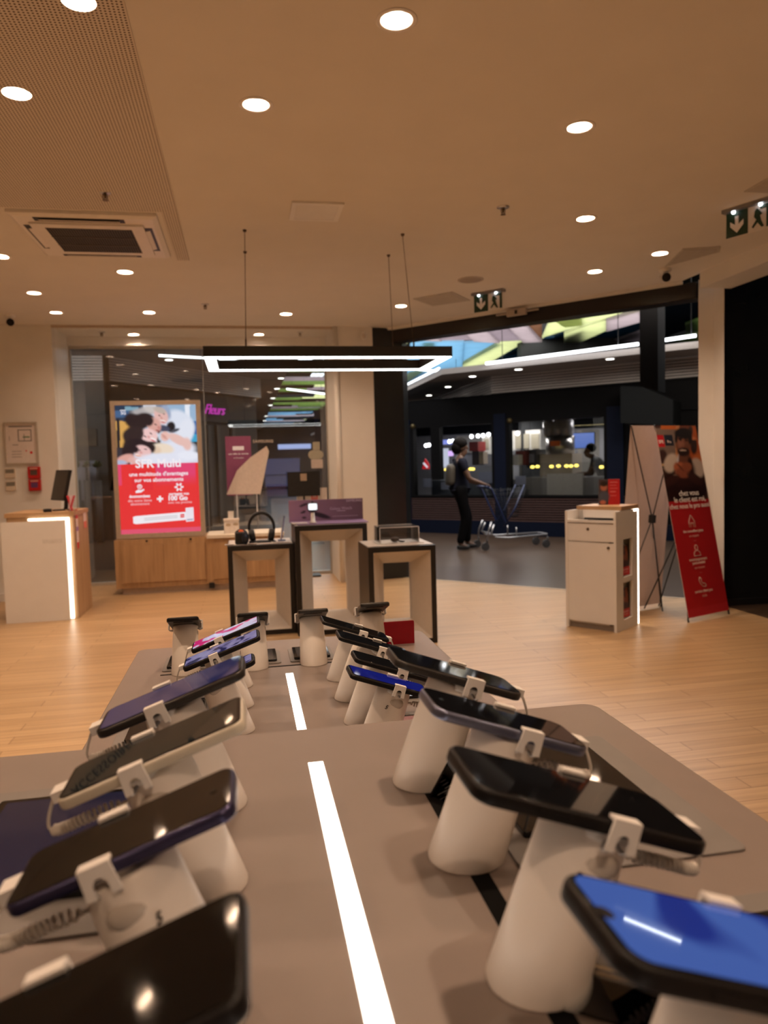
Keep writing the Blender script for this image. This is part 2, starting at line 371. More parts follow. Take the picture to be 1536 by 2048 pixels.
# ------------------------------------------------------------------ ceiling things
lampw = glow('downlight lamp', (1.0, 0.90, 0.78), 26)
lamp_dim = glow('downlight lamp dim', (1.0, 0.80, 0.66), 1.6)
def downlight(p, label, hidden=False, dim=False, power=15.2):
    t = thing('downlight', label, 'ceiling light', (p.x, p.y, H), 0, 'recessed ceiling downlights')
    MB().lathe((0,0,0), [(.077,0),(.077,-.003),(.071,-.005),(.059,-.004),(.0555,.002),(.0555,.03)], n=32).build('trim_ring', whitegloss, t)
    MB().lathe((0,0,0), [(.0555,.002),(.051,.03),(.046,.052)], n=28).build('reflector', mat('downlight reflector', (.85,.83,.8), .3), t)
    MB().lathe((0,0,0), [(.046,.05),(.046,.053),(.0001,.053),(.0001,.05),(.046,.05)], n=28).build('lamp', lamp_dim if dim else lampw, t)
    li = bpy.data.lights.new('downlight_beam', 'AREA'); li.shape = 'DISK'; li.size = .088; li.energy = power * (.35 if dim else 1); li.color = WARM
    li.spread = math.radians(150)
    lo = bpy.data.objects.new('downlight_beam', li); COL.objects.link(lo); lo.parent = t; lo.location = (0, 0, .045)
    return t
for ((px, py_), lab), p in zip(lights.items(), spots):
    downlight(p, lab, dim=(px, py_) in ((68,586),(112,625)))
for k, p in enumerate(ehole):
    downlight(p, 'unseen round downlight, mirrored in a phone or added for light, outside the photo')

# air conditioning cassette
acx0, acx1, acy0, acy1 = -1.36, -.475, 4.985, 5.93
acm = mat('cassette plastic', (.76,.74,.72), .45, var=.02)
cx_, cy_ = (acx0+acx1)/2, (acy0+acy1)/2
ac = thing('air_conditioner', 'square white air conditioning cassette with dark intake grille in the ceiling', 'air conditioner', (cx_, cy_, H))
hx, hy = (acx1-acx0)/2, (acy1-acy0)/2
fm = MB()
fm.loft([[(-hx,-hy,-.001),(hx,-hy,-.001),(hx,hy,-.001),(-hx,hy,-.001)],[(-hx,-hy,-.02),(hx,-hy,-.02),(hx,hy,-.02),(-hx,hy,-.02)],[(-hx+.03,-hy+.03,-.032),(hx-.03,-hy+.03,-.032),(hx-.03,hy-.03,-.032),(-hx+.03,hy-.03,-.032)]], sm=False)
fm.build('frame', acm, ac)
g = .285
MB().box((-g-.06,-g-.05,-.046),(g+.06,g+.05,-.030)).build('panel', acm, ac)
gm = MB().box((-g+.02,-g+.02,-.0475),(g-.02,g-.02,-.046))
gr = gm.build('intake_grille', mat('dark intake', (.012,.010,.009), .7), ac)
sl = MB()
for k in range(34):
    x = -g + .024 + k * (2*g-.048)/33; sl.box((x-.0022,-g+.02,-.0495),(x+.0022,g-.02,-.0474))
for k in (-.09, .09): sl.box((-g+.02,k-.005,-.0515),(g-.02,k+.005,-.0474))
sl.build('grille_bars', mat('grille bars', (.10,.085,.075), .6), gr)
for nm, (a, b, fl_) in {'near': ((-.3,-hy+.045),(.24,-hy+.115),0), 'right': ((hx-.125,-.27),(hx-.05,.25),1), 'left': ((-hx+.05,-.27),(-hx+.125,.25),1), 'far': ((-.3,hy-.115),(.24,hy-.045),0)}.items():
    so = MB().box((a[0],a[1],-.034),(b[0],b[1],-.0318)).build('air_slot', black, ac)
    mx_, my_ = (a[0]+b[0])/2, (a[1]+b[1])/2
    if nm in ('near', 'far'):
        MB().obox((mx_,my_,-.038),(1,0,0),(0,1,.25),(0,-.25,1),(b[0]-a[0])/2-.03,.017,.002).build('flap', acm, so)
    else:
        MB().obox((mx_,my_,-.038),(0,1,0),(1,0,.25),(-.25,0,1),(b[1]-a[1])/2-.05,.019,.002).build('flap', acm, so)

def sprinkler(px, py_, label):
    p = pz(px, py_, H); t = thing('ceiling_sprinkler', label, 'sprinkler', p, 0, 'ceiling sprinklers')
    MB().lathe((0,0,0), [(.04,.002),(.04,-.004),(.02,-.010),(.0001,-.010)], n=24).build('rosette', steel, t)
    MB().cyl((0,0,-.008),(0,0,-.035),.009,.007,n=12).tube([(.012,0,-.012),(.014,0,-.03),(.004,0,-.045)], .0025).tube([(-.012,0,-.012),(-.014,0,-.03),(-.004,0,-.045)], .0025).build('nozzle', mat('brass nozzle', (.18,.13,.08), .4, .7), t)
    MB().cyl((0,0,-.046),(0,0,-.049),.017,n=16).build('deflector', mat('brass nozzle', (.18,.13,.08), .4, .7), t)
sprinkler(210, 384, 'small metal sprinkler in the perforated ceiling in front of the air conditioner')
sprinkler(1006, 414, 'small metal sprinkler in the smooth ceiling on the right')
sprinkler(410, 608, 'small metal sprinkler near the window recess, beside the perforated edge')
sprinkler(203, 664, 'small sprinkler inside the window recess at its left')
sprinkler(600, 664, 'small sprinkler inside the window recess above the right of the pendant')

def hatch(pxs, label, m):
    P = [pz(x, y, H) for x, y in pxs]; c = sum(P, Vector()) / 4
    # squared up with the room
    x0, x1 = min(P[0].x, P[3].x), max(P[1].x, P[2].x); y0, y1 = (P[0].y+P[1].y)/2, (P[2].y+P[3].y)/2
    t = thing('ceiling_hatch', label, 'ceiling panel', (c.x, c.y, H))
    return t, c, P
t, c, P = hatch([(578,437),(676,438),(684,405),(577,399)], 'square white ventilation grille in the smooth ceiling between the pendant and the bright downlight', white)
x0, x1 = P[0].x - c.x, P[1].x - c.x; y1, y0 = P[0].y - c.y, P[2].y - c.y
MB().box((x0,y0,-.012),(x0+.03,y1,-.0005)).box((x1-.03,y0,-.012),(x1,y1,-.0005)).box((x0+.03,y0,-.012),(x1-.03,y0+.03,-.0005)).box((x0+.03,y1-.03,-.012),(x1-.03,y1,-.0005)).build('frame', whitegloss, t)
lv = MB()
MB().box((x0+.01,y0+.01,-.0085),(x1-.01,y1-.01,-.0004)).build('backing', white, t)
n = 14
for k in range(n):
    y = y0 + .04 + k * (y1 - y0 - .08) / (n - 1); lv.obox(((x0+x1)/2, y, -.0095), (1,0,0), (0,1,0), (0,0,1), (x1-x0)/2-.032, .008, .0014)
lv.build('louvre', whitegloss, t)
for pxs, lab in ([(865,611),(940,600),(905,583),(826,597)], 'diamond-looking flush access panel beside the exit sign, left of the round speaker'), ([(1330,532),(1440,502),(1440,492),(1365,497)], 'shaded flush access panel beside the downlight near the white post'), ([(1488,382),(1560,385),(1590,345),(1540,352)], 'shaded flush access panel cut by the right edge above the exit sign'):
    P = [pz(x, y, H) for x, y in pxs]; c = sum(P, Vector()) / 4
    t = thing('ceiling_hatch', lab, 'ceiling panel', (c.x, c.y, H), 0)
    r = [Vector((p.x - c.x, p.y - c.y, -.008)) for p in P]
    MB().prism(r, (0,0,.0075)).build('frame', mat('panel shade', (.52,.5,.46), .8), t)
    MB().prism([q * .88 + Vector((0,0,-.0105+.008*.88)) for q in r], (0,0,.003)).build('panel', mat('panel shade inner', (.46,.43,.39), .8), t)
p = pz(941, 559, H); t = thing('speaker', 'flat round grey speaker grille flush in the smooth ceiling', 'speaker', (p.x, p.y, H))
MB().lathe((0,0,0), [(.115,-.0005),(.115,-.006),(.100,-.008)], n=36).build('rim', mat('speaker rim', (.5,.46,.42), .6), t)
MB().lathe((0,0,0), [(.100,-.0065),(.05,-.009),(.0001,-.010)], n=36).build('grille', mat('speaker grille', (.36,.32,.29), .7, scale=400, var=.25), t)

# exit signs: green blades under little twin-lamp emergency units
green = mat('exit green', (.012,.045,.025), .4, var=.03)
def exit_sign(p, d, label):
    d = Vector(d).normalized(); nrm = Vector((d.y, -d.x, 0))
    t = thing('exit_sign', label, 'exit sign', p, 0, 'green exit signs')
    MB().obox((0,0,-.012), d, nrm, Z3, .165, .035, .0115).build('housing', mat('sign housing', (.25,.25,.26), .3, .4), t)
    for s in (-.09, .09): MB().ball(d*s + nrm*.02 + Vector((0,0,-.03)), .013, n=12).build('lamp', glow('emergency lamp', (.9,.95,1), 4), t)
    bl = MB().obox((0,0,-.105), d, nrm, Z3, .15, .004, .08).build('panel', white, t)
    f = nrm * .0045; o = Vector((0,0,-.105))
    MB().obox(o + d*(-.075) + f, d, nrm, Z3, .074, .001, .079).build('green_panel', green, bl)
    # down arrow on the green half
    def flat(pts, m, nm, off):
        MB().prism([o + f*1.35 + d*x + Z3*z for x, z in pts], nrm * .0008).build(nm, m, bl)
    flat([(-.075+a, b) for a, b in ((-.012,.05),(.012,.05),(.012,-.005),(.045,.02),(.045,-.012),(0,-.058),(-.045,-.012),(-.045,.02),(-.012,-.005))], whiteprint, 'arrow', 0)
    flat([(.075+a, b) for a, b in ((.005,.075),(.07,.075),(.07,-.07),(.045,-.07),(.045,.05),(.005,.05))], green, 'doorway', 0)
    flat([(.075+a, b) for a, b in ((-.03,.045),(-.015,.06),(0,.045),(.02,.02),(.005,.012),(.012,-.02),(.03,-.06),(.015,-.065),(-.012,-.03),(-.04,-.06),(-.05,-.05),(-.02,-.01),(-.035,.01))], green, 'running_figure', 0)
a, b = pz(953,587,H), pz(1000,578,H)
exit_sign((a+b)/2, (1,-1,0), 'green and white exit sign under the ceiling before the wide dark opening')
a = pz(1497, 408, H)
exit_sign(a, (.45,-1,0), 'green and white exit sign with two small lamps at the right edge')

def cctv(px, py_, toward, label):
    p = pz(px, py_ - 12, H); t = thing('ceiling_camera', label, 'camera', p, 0, 'ceiling security cameras')
    MB().lathe((0,0,0), [(.05,.002),(.05,-.02),(.035,-.03),(.0001,-.03)], n=24).build('base', whitegloss, t)
    d = Vector(toward).normalized()
    MB().cyl((0,0,-.03),(0,0,-.065),.012,n=10).build('arm', whitegloss, t)
    MB().cyl(Vector((0,0,-.075))-d*.06, Vector((0,0,-.075))+d*.05,.038,.04,n=20).build('body', whitegloss, t)
    MB().cyl(Vector((0,0,-.075))+d*.05, Vector((0,0,-.075))+d*.058,.037,n=20).build('lens', blackgloss, t)
cctv(20, 642, (.25,-1,-.15), 'security camera with black lens at the left wall')
cctv(1330, 550, (-.35,-1,-.15), 'security camera with black lens beside the white post on the right')
# sensor on the pillar
p = py(727, 672, 8.8); t = thing('motion_sensor', 'small oval white motion sensor high on the pale pillar', 'sensor', (p.x, 8.8, p.z))
MB().ball((0,-.012,0), .035, .022, .055, n=20).build('body', whitegloss, t); MB().ball((0,-.03,-.005), .022, .01, .03, n=16).build('window', mat('sensor window', (.6,.55,.5), .3), t)
# emergency unit on the dark beam
p = pn(1035, 625, (1,1,0), K2-.2)
t = thing('emergency_light', 'small pale emergency light box with side bars on the dark beam over the opening', 'light', p)
d = Vector((1,-1,0)).normalized(); nn = Vector((-1,-1,0)).normalized()
MB().obox(nn*.02, d, nn, Z3, .11, .02, .035).build('body', mat('emergency box', (.45,.4,.35), .5), t)
MB().obox(nn*.012, d, nn, Z3, .24, .01, .008).build('bar', mat('emergency box', (.45,.4,.35), .5), t)
MB().obox(nn*.041, d, nn, Z3, .015, .002, .02).build('indicator', black, t)

# ------------------------------------------------------------------ rectangular ring pendant
zr = 2.137; rx0, rx1, ry0, ry1 = -.235, 1.49, 5.20, 5.96; rw = .085; rh = .075
t = thing('pendant_light', 'large black rectangular ring pendant with white light strips hanging in front of the window', 'pendant lamp', ((rx0+rx1)/2, (ry0+ry1)/2, zr))
o = Vector(t.location)
ringm = mat('black pendant metal', (.010,.009,.009), .5)
fm = MB()
for a, b in (((rx0,ry0,zr+.004),(rx1,ry0+rw,zr+rh)), ((rx0,ry1-rw,zr+.004),(rx1,ry1,zr+rh)), ((rx0,ry0+rw,zr+.004),(rx0+rw,ry1-rw,zr+rh)), ((rx1-rw,ry0+rw,zr+.004),(rx1,ry1-rw,zr+rh))): fm.box(a, b)
fm.build('frame', ringm, t, origin=o)
ledw = glow('pendant strip', (1.0, .985, .95), 5)
e = .006
for a, b in (((rx0+e,ry0+e,zr),(rx1-e,ry0+rw-e,zr+.0045)), ((rx0+e,ry1-rw+e,zr),(rx1-e,ry1-e,zr+.0045)), ((rx0+e,ry0+rw-e,zr),(rx0+rw-e,ry1-rw+e,zr+.0045)), ((rx1-rw+e,ry0+rw-e,zr),(rx1-e,ry1-rw+e,zr+.0045))):
    MB().box(a, b).build('light_strip', ledw, t, origin=o)
for (wx, wy), (bx, by) in (((.071,5.27),(.05,ry0+rw/2)), ((1.163,5.262),(1.22,ry0+rw/2)), ((1.165,5.79),(1.21,ry1-rw/2)), ((.075,5.79),(.05,ry1-rw/2))):
    wv = MB().tube([(wx,wy,H-.012),(bx,by,zr+rh-.001)], .0022, n=6).build('wire', mat('steel wire', (.12,.09,.07), .4, .6), t, origin=o)
    MB().cyl((wx,wy,H-.0005),(wx,wy,H-.014),.014,.010,n=14).cyl((bx,by,zr+rh-.001),(bx,by,zr+rh+.05),.006,n=10).build('fixing', mat('steel wire', (.12,.09,.07), .4, .6), wv, origin=o)
# ------------------------------------------------------------------ display tables
TILT = math.radians(19.5); CT, ST = math.cos(TILT), math.sin(TILT)
tabm = mat('grey table laminate', (0.215, 0.175, 0.155), 0.38, var=0.03, scale=18)
tabedge = mat('grey table edge', (0.21, 0.17, 0.15), 0.5)
strip_g = glow('table strip', (1.0, 0.88, 0.76), 5.0)
slotm = mat('slot black', (.003,.003,.003), .8, spec=.1)
slate = mat('price display rim', (0.19, 0.175, 0.165), 0.45, var=0.04)
Z1, Z2 = 1.055, 0.915

def table(label, x0, x1, y0, y1, z, sx, s0, s1, slots, foot):
    t = thing('display_table', label, 'table', ((x0+x1)/2, (y0+y1)/2, 0), 0, 'phone display tables'); o = Vector(t.location)
    MB().slab(((x0+x1)/2,(y0+y1)/2,z-.045), X3, Y3, Z3, x1-x0, y1-y0, .045, .022, bev=.003, seg=8).build('tabletop', tabm, t, origin=o)
    MB().box((x0+.06,y0+.06,.06),(x1-.06,y1-.06,z-.045)).build('pedestal', whitegloss, t, origin=o)
    MB().box((x0+.09,y0+.09,0),(x1-.09,y1-.09,.06)).build('plinth', black, t, origin=o)
    MB().box((sx-.0085,s0,z-.002),(sx+.0085,s1,z+.0006)).build('light_strip', strip_g, t, origin=o)
    for a, b in slots: MB().box((*a,z-.004),(*b,z+.0004)).build('cable_slot', slotm, t, origin=o)
    return t
ta = table('grey-topped phone display table nearest the camera with a bright light strip', -.325, .465, -.55, .957, Z1, .068, -.42, .842,
      [((.170,-.2),(.186,.80)), ((-.050,-.2),(-.034,.80))], 0)
tb = table('grey-topped phone display table behind the nearer one, slightly lower', -.295, .482, 1.02, 2.075, Z2, .086, 1.10, 1.727,
      [((.193,1.12),(.209,1.72)), ((-.036,1.12),(-.020,1.72)), ((-.21,1.792),(.385,1.800))], 0)

# ------------------------------------------------------------------ price displays lying on the tables
def price_display(x0, x1, y0, y1, z, label, scr, inset=(.02,.03,.02,.035)):
    c = Vector(((x0+x1)/2,(y0+y1)/2,z)); t = thing('price_display', label, 'price display', c, 0, 'flat price displays on the phone tables')
    MB().slab((0,0,0), X3, Y3, Z3, x1-x0, y1-y0, .0025, .008, bev=.0005).build('base', slate, t)
    a, b, cc, d = inset
    X0, X1, Y0, Y1 = x0+a-c.x, x1-b-c.x, y0+cc-c.y, y1-d-c.y
    s = MB().slab(((X0+X1)/2,(Y0+Y1)/2,.0025), X3, Y3, Z3, X1-X0, Y1-Y0, .006, .004, bev=.0008).build('screen', blackgloss, t)
    if scr: MB().box((X0+.008,Y0+.008,.0084),(X1-.008,Y1-.008,.0089)).build('picture', scr, s)
scr_blue = mat('dim blue screen', (.004,.005,.012), .06, emit=s2l(38,40,66), es=.4, var=.4, scale=9)
scr_grey = mat('dim grey screen', (.01,.01,.01), .06, emit=s2l(70,58,52), es=.5, var=.2, scale=12)
scr_red = mat('dim reddish screen', (.02,.01,.01), .06, emit=s2l(150,96,84), es=.9, var=.2, scale=12)
price_display(.213, .413, .556, .832, Z1, 'wide grey price display with dark screen on the right of the near table', None, (.02,.035,.06,.02))
price_display(.22, .43, .215, .497, Z1, 'grey price display with black screen at the right edge on the near table', scr_blue, (.02,.035,.03,.03))
price_display(-.285, -.072, .562, .838, Z1, 'grey price display with dim blue screen at the left edge on the near table', scr_blue, (.03,.02,.05,.035))
price_display(-.30, -.075, .215, .500, Z1, 'grey price display at the lower left under the black handset, on the near table', None, (.03,.02,.03,.03))
price_display(.24, .43, 1.13, 1.385, Z2, 'grey price display with reddish screen on the right of the far table', scr_red)
price_display(.24, .43, 1.44, 1.70, Z2, 'grey price display farther back on the right of the far table', None)
price_display(-.245, -.06, 1.33, 1.60, Z2, 'grey price display on the left of the far table, under the dark blue phone', None)
for x, lab in ((-.155,'rearmost grey price display at the left corner of the far table'), (.018,'rearmost grey price display second from the left'), (.150,'rearmost grey price display behind the third post of the back row'), (.31,'rearmost grey price display by the red card')):
    price_display(x-.055, x+.055, 1.822, 1.955, Z2, lab, scr_grey, (.01,.01,.015,.01))

# ------------------------------------------------------------------ security posts and phones
postm = mat('post plastic', (0.84, 0.78, 0.71), 0.35, var=0.02, scale=14)
clipm = mat('clip plastic', (0.80, 0.78, 0.75), 0.4, var=0.02)
knobm = mat('clear sensor knob', (0.55, 0.50, 0.44), 0.15, var=0.05, coat=.4)
cordm = mat('coiled cord', (0.66, 0.62, 0.56), 0.5, var=0.04)
inkm = mat('pen ink', (0.03, 0.028, 0.025), 0.7)
def basis(o2):
    o3 = Vector((o2[0], o2[1], 0)).normalized()
    u = o3 * CT - Z3 * ST; n = o3 * ST + Z3 * CT; v = n.cross(u)
    if abs(o3.x) > .5: v = Y3.copy()
    return o3, u, v, n
def security_post(base, o2, label, c, L, W, T, clip_at=.10, mark=None, far_clip=True, cord='hang', near_clip=True, shaft=.112):
    base = Vector(base); o3, u, v, n = basis(o2); c = Vector(c)
    t = thing('security_post', label, 'display post', base, 0, 'white security posts under the phones')
    side = Z3.cross(o3)
    m = MB(); rings = []
    prof = [(0,.0325),(.002,.0335),(.05,.0312),(.10,.0288),(shaft-.003,.0278),(shaft,.0262)]
    for h, r in prof:
        k = h / shaft; nn = (Z3 * (1-k) + n * k).normalized(); uu = side.cross(nn).normalized() if True else u
        rings.append(m.ring(n * h if h > 0 else Vector(), (o3 - nn*o3.dot(nn)).normalized(), side, r, n=36))
    m.loft(rings).build('post', postm, t)
    # holder plate and neck under the phone
    pc = c - base - n * T                   # middle of the phone's back
    hp = pc + u * (L * clip_at)
    MB().slab(hp - n*.0075, u, v, n, .030, W*.8, .0065, .006, bev=.001).build('holder_plate', clipm, t)
    MB().ball(n * (shaft - .020) + u * .003 + side * (-.0262 if side.y > 0 else .0262) * (1 if abs(side.y) > .5 else -1), .0125, .0042, .0095, n=16, u=u, v=v, w=n).build('sensor_knob', knobm, t)
    for sgn, on in ((-1, near_clip), (1, far_clip)):
        if not on: continue
        e = hp + v * (sgn * (W/2 + .0018)); q = MB()
        # plate with an arched notch at the bottom, then a lip over the screen edge
        wd = .0092; top = T + .0032; bot = -.0075; P = [(-wd, top), (wd, top), (wd*1.12, bot)]
        P += [(wd*.48, bot)] + [(wd*.48*math.cos(a), -.0005 + .0044*math.sin(a)) for a in [PI*i/8 for i in range(9)]] + [(-wd*.48, bot), (-wd*1.12, bot)]
        q.prism([e + u*a + n*b for a, b in P], v * (sgn * .0022))
        q.prism([e + u*a + n*(T+.0012) + v*(-sgn*b) for a, b in ((-wd,-.002*1),(wd,-.002),(wd,.006),(-wd,.006))], n * .0022)
        cl = q.build('clip', clipm, t)
        MB().tube([e + u*(-.0075) + n*bot, e + u*(-.0075) + n*(bot-.002) - v*(sgn*.005), e - v*(sgn*.014) + n*(-.004)], .0016, n=6).tube([e + u*(.0075) + n*bot, e + u*(.006) + n*(bot-.002) - v*(sgn*.005), e - v*(sgn*.014) + n*(-.004)], .0016, n=6).build('hook', steel, cl)
    # plug and cord at the low end of the phone
    end = pc + u * (L/2 + .004) + n * (T*.5)
    if cord:
        pl = MB().obox(end, u, v, n, .006, .0085, .0042).build('plug', clipm, t)
        drop = max(.02, (end.z) - .012)
        p0 = end + u*.006; p3 = n * (shaft - .03) + o3 * .028
        p1 = p0 + u*.018 - Z3*(drop*.55); p2 = p3 + o3*.055 - Z3*.012
        bz = lambda k: p0*(1-k)**3 + p1*3*k*(1-k)**2 + p2*3*k*k*(1-k) + p3*k**3
        pts = []
        N = 260
        for i in range(N + 1):
            k = i / N; p = bz(k); d = (bz(min(1, k+.01)) - bz(max(0, k-.01))).normalized()
            a = d.cross(v).normalized(); b = d.cross(a); r = .0036 * min(1, max(0, (k-.36)/.06)) * min(1, max(0, (.96-k)/.05))
            th = k * 2*PI * 30
            pts.append(p + a*(r*math.cos(th)) + b*(r*math.sin(th)))
        MB().tube(pts, .0014, n=6).build('coiled_cord', cordm, t)
    if mark:
        k = .082; r = .0298
        dirv = (-Y3*.92 + u*(-.38 if o3.x > .5 else -.38)); dirv = (dirv - n*dirv.dot(n)).normalized()
        text('5', .0095, inkm, t, n*k + dirv*(r+.0003), n.cross(dirv)*-1 if n.cross(dirv).dot(X3) < 0 else n.cross(dirv), n, bold=0, shear=.25)
    return t

dull = mat('dull black glass', (.004,.004,.004), .05, spec=.12)
def phone(c, o2, L, W, label, T=.0095, r=.012, body=None, screen=None, rim=None, notch=None, island=None, case=None, pane_mat=None, corner_bev=.0022):
    c = Vector(c); o3, u, v, n = basis(o2)
    t = thing('smartphone', label, 'phone', c, 0, 'smartphones on security posts')
    b0 = -n * T
    MB().slab(b0, u, v, n, L, W, T, r, bev=corner_bev, seg=8).build('body', body or black, t)
    s = MB().slab(-n*.0002, u, v, n, L-.004, W-.004, .0008, r-.002, bev=.0003, seg=8).build('glass', pane_mat or blackgloss, t)
    if screen:
        q = MB().slab(n*.0005, u, v, n, L-.0095, W-.0085, .00035, max(.003, r-.005), seg=8).build('picture', screen, s)
    if notch == 'drop':
        MB().slab(n*.0008 - u*(L/2-.0068), u, v, n, .0085, .009, .0002, .004, seg=6).build('camera_notch', black, s)
    elif notch == 'dot':
        MB().cyl(n*.0007 - u*(L/2-.013), n*.0010 - u*(L/2-.013), .0021, n=14).build('camera_notch', mat('lens black', (.002,.002,.002), .2), s)
    if island:
        MB().slab(b0 - n*.0016 - u*(L/2-.026) + v*(W/2-.026)*0, u, v, n, .032, W*.62, .002, .008, bev=.0006).build('camera_bump', body or black, t)
    # side buttons
    MB().obox(b0 + n*(T*.5) - u*(L*.18) - v*(W/2), u, v, n, .011, .0006, .0016).build('side_button', rim or body or black, t)
    return t

blk = mat('phone black frame', (.007,.006,.006), .42, spec=.25)
brn = mat('phone graphite frame', (.030,.027,.025), .35, .3)
sil = mat('phone blue graphite frame', (.17,.19,.28), .3, .85)
gold = mat('phone champagne frame', (.50,.43,.33), .25, .7)
pur = mat('phone violet frame', (.045,.042,.10), .25, .6)
pale = mat('clear case', (.60,.56,.46), .25, var=.03)
# live screens
def flow(name, stops, scale, dist, es):
    if name in _M: return _M[name]
    m = bpy.data.materials.new(name); m.use_nodes = True; nt = m.node_tree; b = nt.nodes['Principled BSDF']
    tc = nt.nodes.new('ShaderNodeTexCoord'); wv = nt.nodes.new('ShaderNodeTexNoise'); wv.inputs['Scale'].default_value = scale; wv.inputs['Detail'].default_value = 1.0; wv.inputs['Distortion'].default_value = dist
    rp = nt.nodes.new('ShaderNodeValToRGB'); cr = rp.color_ramp
    while len(cr.elements) < len(stops): cr.elements.new(.5)
    for e_, (p_, c_) in zip(cr.elements, stops): e_.position = p_; e_.color = (*s2l(*c_), 1)
    nt.links.new(tc.outputs['Object'], wv.inputs['Vector']); nt.links.new(wv.outputs['Fac'], rp.inputs[0]); nt.links.new(rp.outputs[0], b.inputs['Emission Color'])
    b.inputs['Emission Strength'].default_value = es; b.inputs['Base Color'].default_value = (.004,.004,.005,1); b.inputs['Roughness'].default_value = .03; b.inputs['IOR'].default_value = 1.75
    _M[name] = m; return m
scr_r1 = flow('blue swirl screen', [(.0,(26,36,112)),(.40,(34,50,132)),(.46,(70,98,172)),(1,(66,92,166))], 9, 1.0, .85)
scr_r5 = flow('deep blue screen', [(.0,(10,14,80)),(.5,(16,26,120)),(1,(22,34,110))], 30, .4, .7)
scr_l4 = flow('violet dusk screen', [(.0,(20,24,60)),(.42,(34,40,92)),(.5,(84,72,104)),(1,(60,60,110))], 14, 1.2, .55)
scr_l3 = flow('grey green screen', [(.0,(40,44,40)),(.5,(58,62,56)),(1,(30,60,54))], 8, .4, .22)
scr_l3.node_tree.nodes['Principled BSDF'].inputs['IOR'].default_value = 2.2
scr_l5 = flow('blue petal screen', [(.0,(16,20,60)),(.42,(24,34,92)),(.52,(150,140,190)),(1,(200,196,222))], 22, 1.6, .6)
scr_l6 = flow('pink and white screen', [(.0,(205,36,110)),(.48,(214,50,120)),(.54,(210,200,225)),(1,(225,215,235))], 30, .3, .8)

RX, LX = (1, 0), (-1, 0)
def unit(side, xb, yb, z, cx, cy, cz, L, W, plabel, slabel, **k):
    kp = {q: k.pop(q) for q in list(k) if q in ('T','r','body','screen','rim','notch','island','corner_bev','pane_mat')}
    phone((cx, cy, cz), side, L, W, plabel, **kp)
    security_post((xb, yb, z), side, slabel, (cx, cy, cz), L, W, kp.get('T', .0095), **k)
# near table, right side
unit(RX, .176, .290, Z1, .211, .290, 1.175, .153, .072, 'phone with bright blue lit screen cut by the right edge', 'white post under the bright blue phone at the lower right', body=blk, screen=scr_r1, notch='drop', T=.010, r=.014)
unit(RX, .176, .448, Z1, .2045, .448, 1.177, .162, .076, 'large black phone with reflections, just behind the bright blue phone', 'white post marked 5 under the large black phone on the right', body=blk, T=.0095, mark='5', r=.013)
unit(RX, .176, .606, Z1, .2125, .609, 1.173, .142, .067, 'phone with shiny blue-grey metal edge, second behind the bright blue phone', 'white post under the phone with blue-grey metal edge', body=sil, T=.0088, r=.013, notch='dot', island=True)
unit(RX, .176, .764, Z1, .2115, .760, 1.174, .142, .067, 'dark graphite phone farthest back on the right of the near table', 'white post under the dark graphite phone', body=brn, T=.0085, r=.013, island=True)
# near table, left side
unit(LX, -.042, .305, Z1, -.0815, .311, 1.172, .156, .078, 'black handset cut by the lower left corner, reflecting ceiling lamps', 'white post under the black handset in the lower left corner', body=blk, T=.010, r=.008, pane_mat=dull)
unit(LX, -.042, .463, Z1, -.0785, .468, 1.175, .137, .0645, 'dark phone with violet edge on the left of the near table', 'white post with a pen mark under the violet-edged phone', body=pur, T=.0085, r=.010, notch='dot', mark='5')
unit(LX, -.042, .612, Z1, -.078, .613, 1.175, .1485, .070, 'phone in a clear case with grey-green screen on the left of the near table', 'white post under the clear-cased phone', body=pale, T=.0095, r=.010, screen=scr_l3)
unit(LX, -.042, .760, Z1, -.0777, .760, 1.175, .148, .0695, 'phone with dark violet lit screen farthest back on the left of the near table', 'white post under the dark violet phone', body=brn, T=.0085, r=.012, screen=scr_l4)
# far table, right side
unit(RX, .198, 1.215, Z2, .224, 1.21, 1.035, .140, .064, 'phone with deep blue screen nearest on the right of the far table', 'white post marked 5 under the deep blue phone, cut by the near table edge', body=blk, T=.0085, r=.009, screen=scr_r5, mark='5')
unit(RX, .198, 1.362, Z2, .249, 1.31, 1.033, .146, .068, 'thin black phone second on the right of the far table', 'white post second on the right of the far table', body=blk, T=.0085, r=.010, mark='5')
unit(RX, .198, 1.509, Z2, .240, 1.450, 1.040, .150, .070, 'slim black phone third on the right of the far table', 'white post marked 5 third on the right of the far table', body=blk, T=.008, r=.010, mark='5')
unit(RX, .198, 1.655, Z2, .228, 1.626, 1.035, .154, .072, 'slim black phone before the red card, farthest on the right of the far table', 'white post farthest on the right of the far table, mostly hidden', body=blk, T=.0075, r=.009)
# far table, left side
unit(LX, -.030, 1.374, Z2, -.058, 1.365, 1.030, .134, .062, 'small phone with pale blue screen tip, nearest on the left of the far table', 'white post nearest on the left of the far table, cut by the near table edge', body=blk, T=.009, r=.012, screen=scr_l5)
unit(LX, -.030, 1.52, Z2, -.0575, 1.52, 1.035, .1587, .0745, 'black phone with blue petal screen, second on the left of the far table', 'white post second on the left of the far table', body=blk, T=.0095, r=.010, screen=scr_l5)
unit(LX, -.030, 1.66, Z2, -.0525, 1.657, 1.036, .155, .073, 'black phone with pink and white screen, farthest on the left of the far table', 'white post farthest on the left of the far table', body=blk, T=.0095, r=.008, screen=scr_l6)
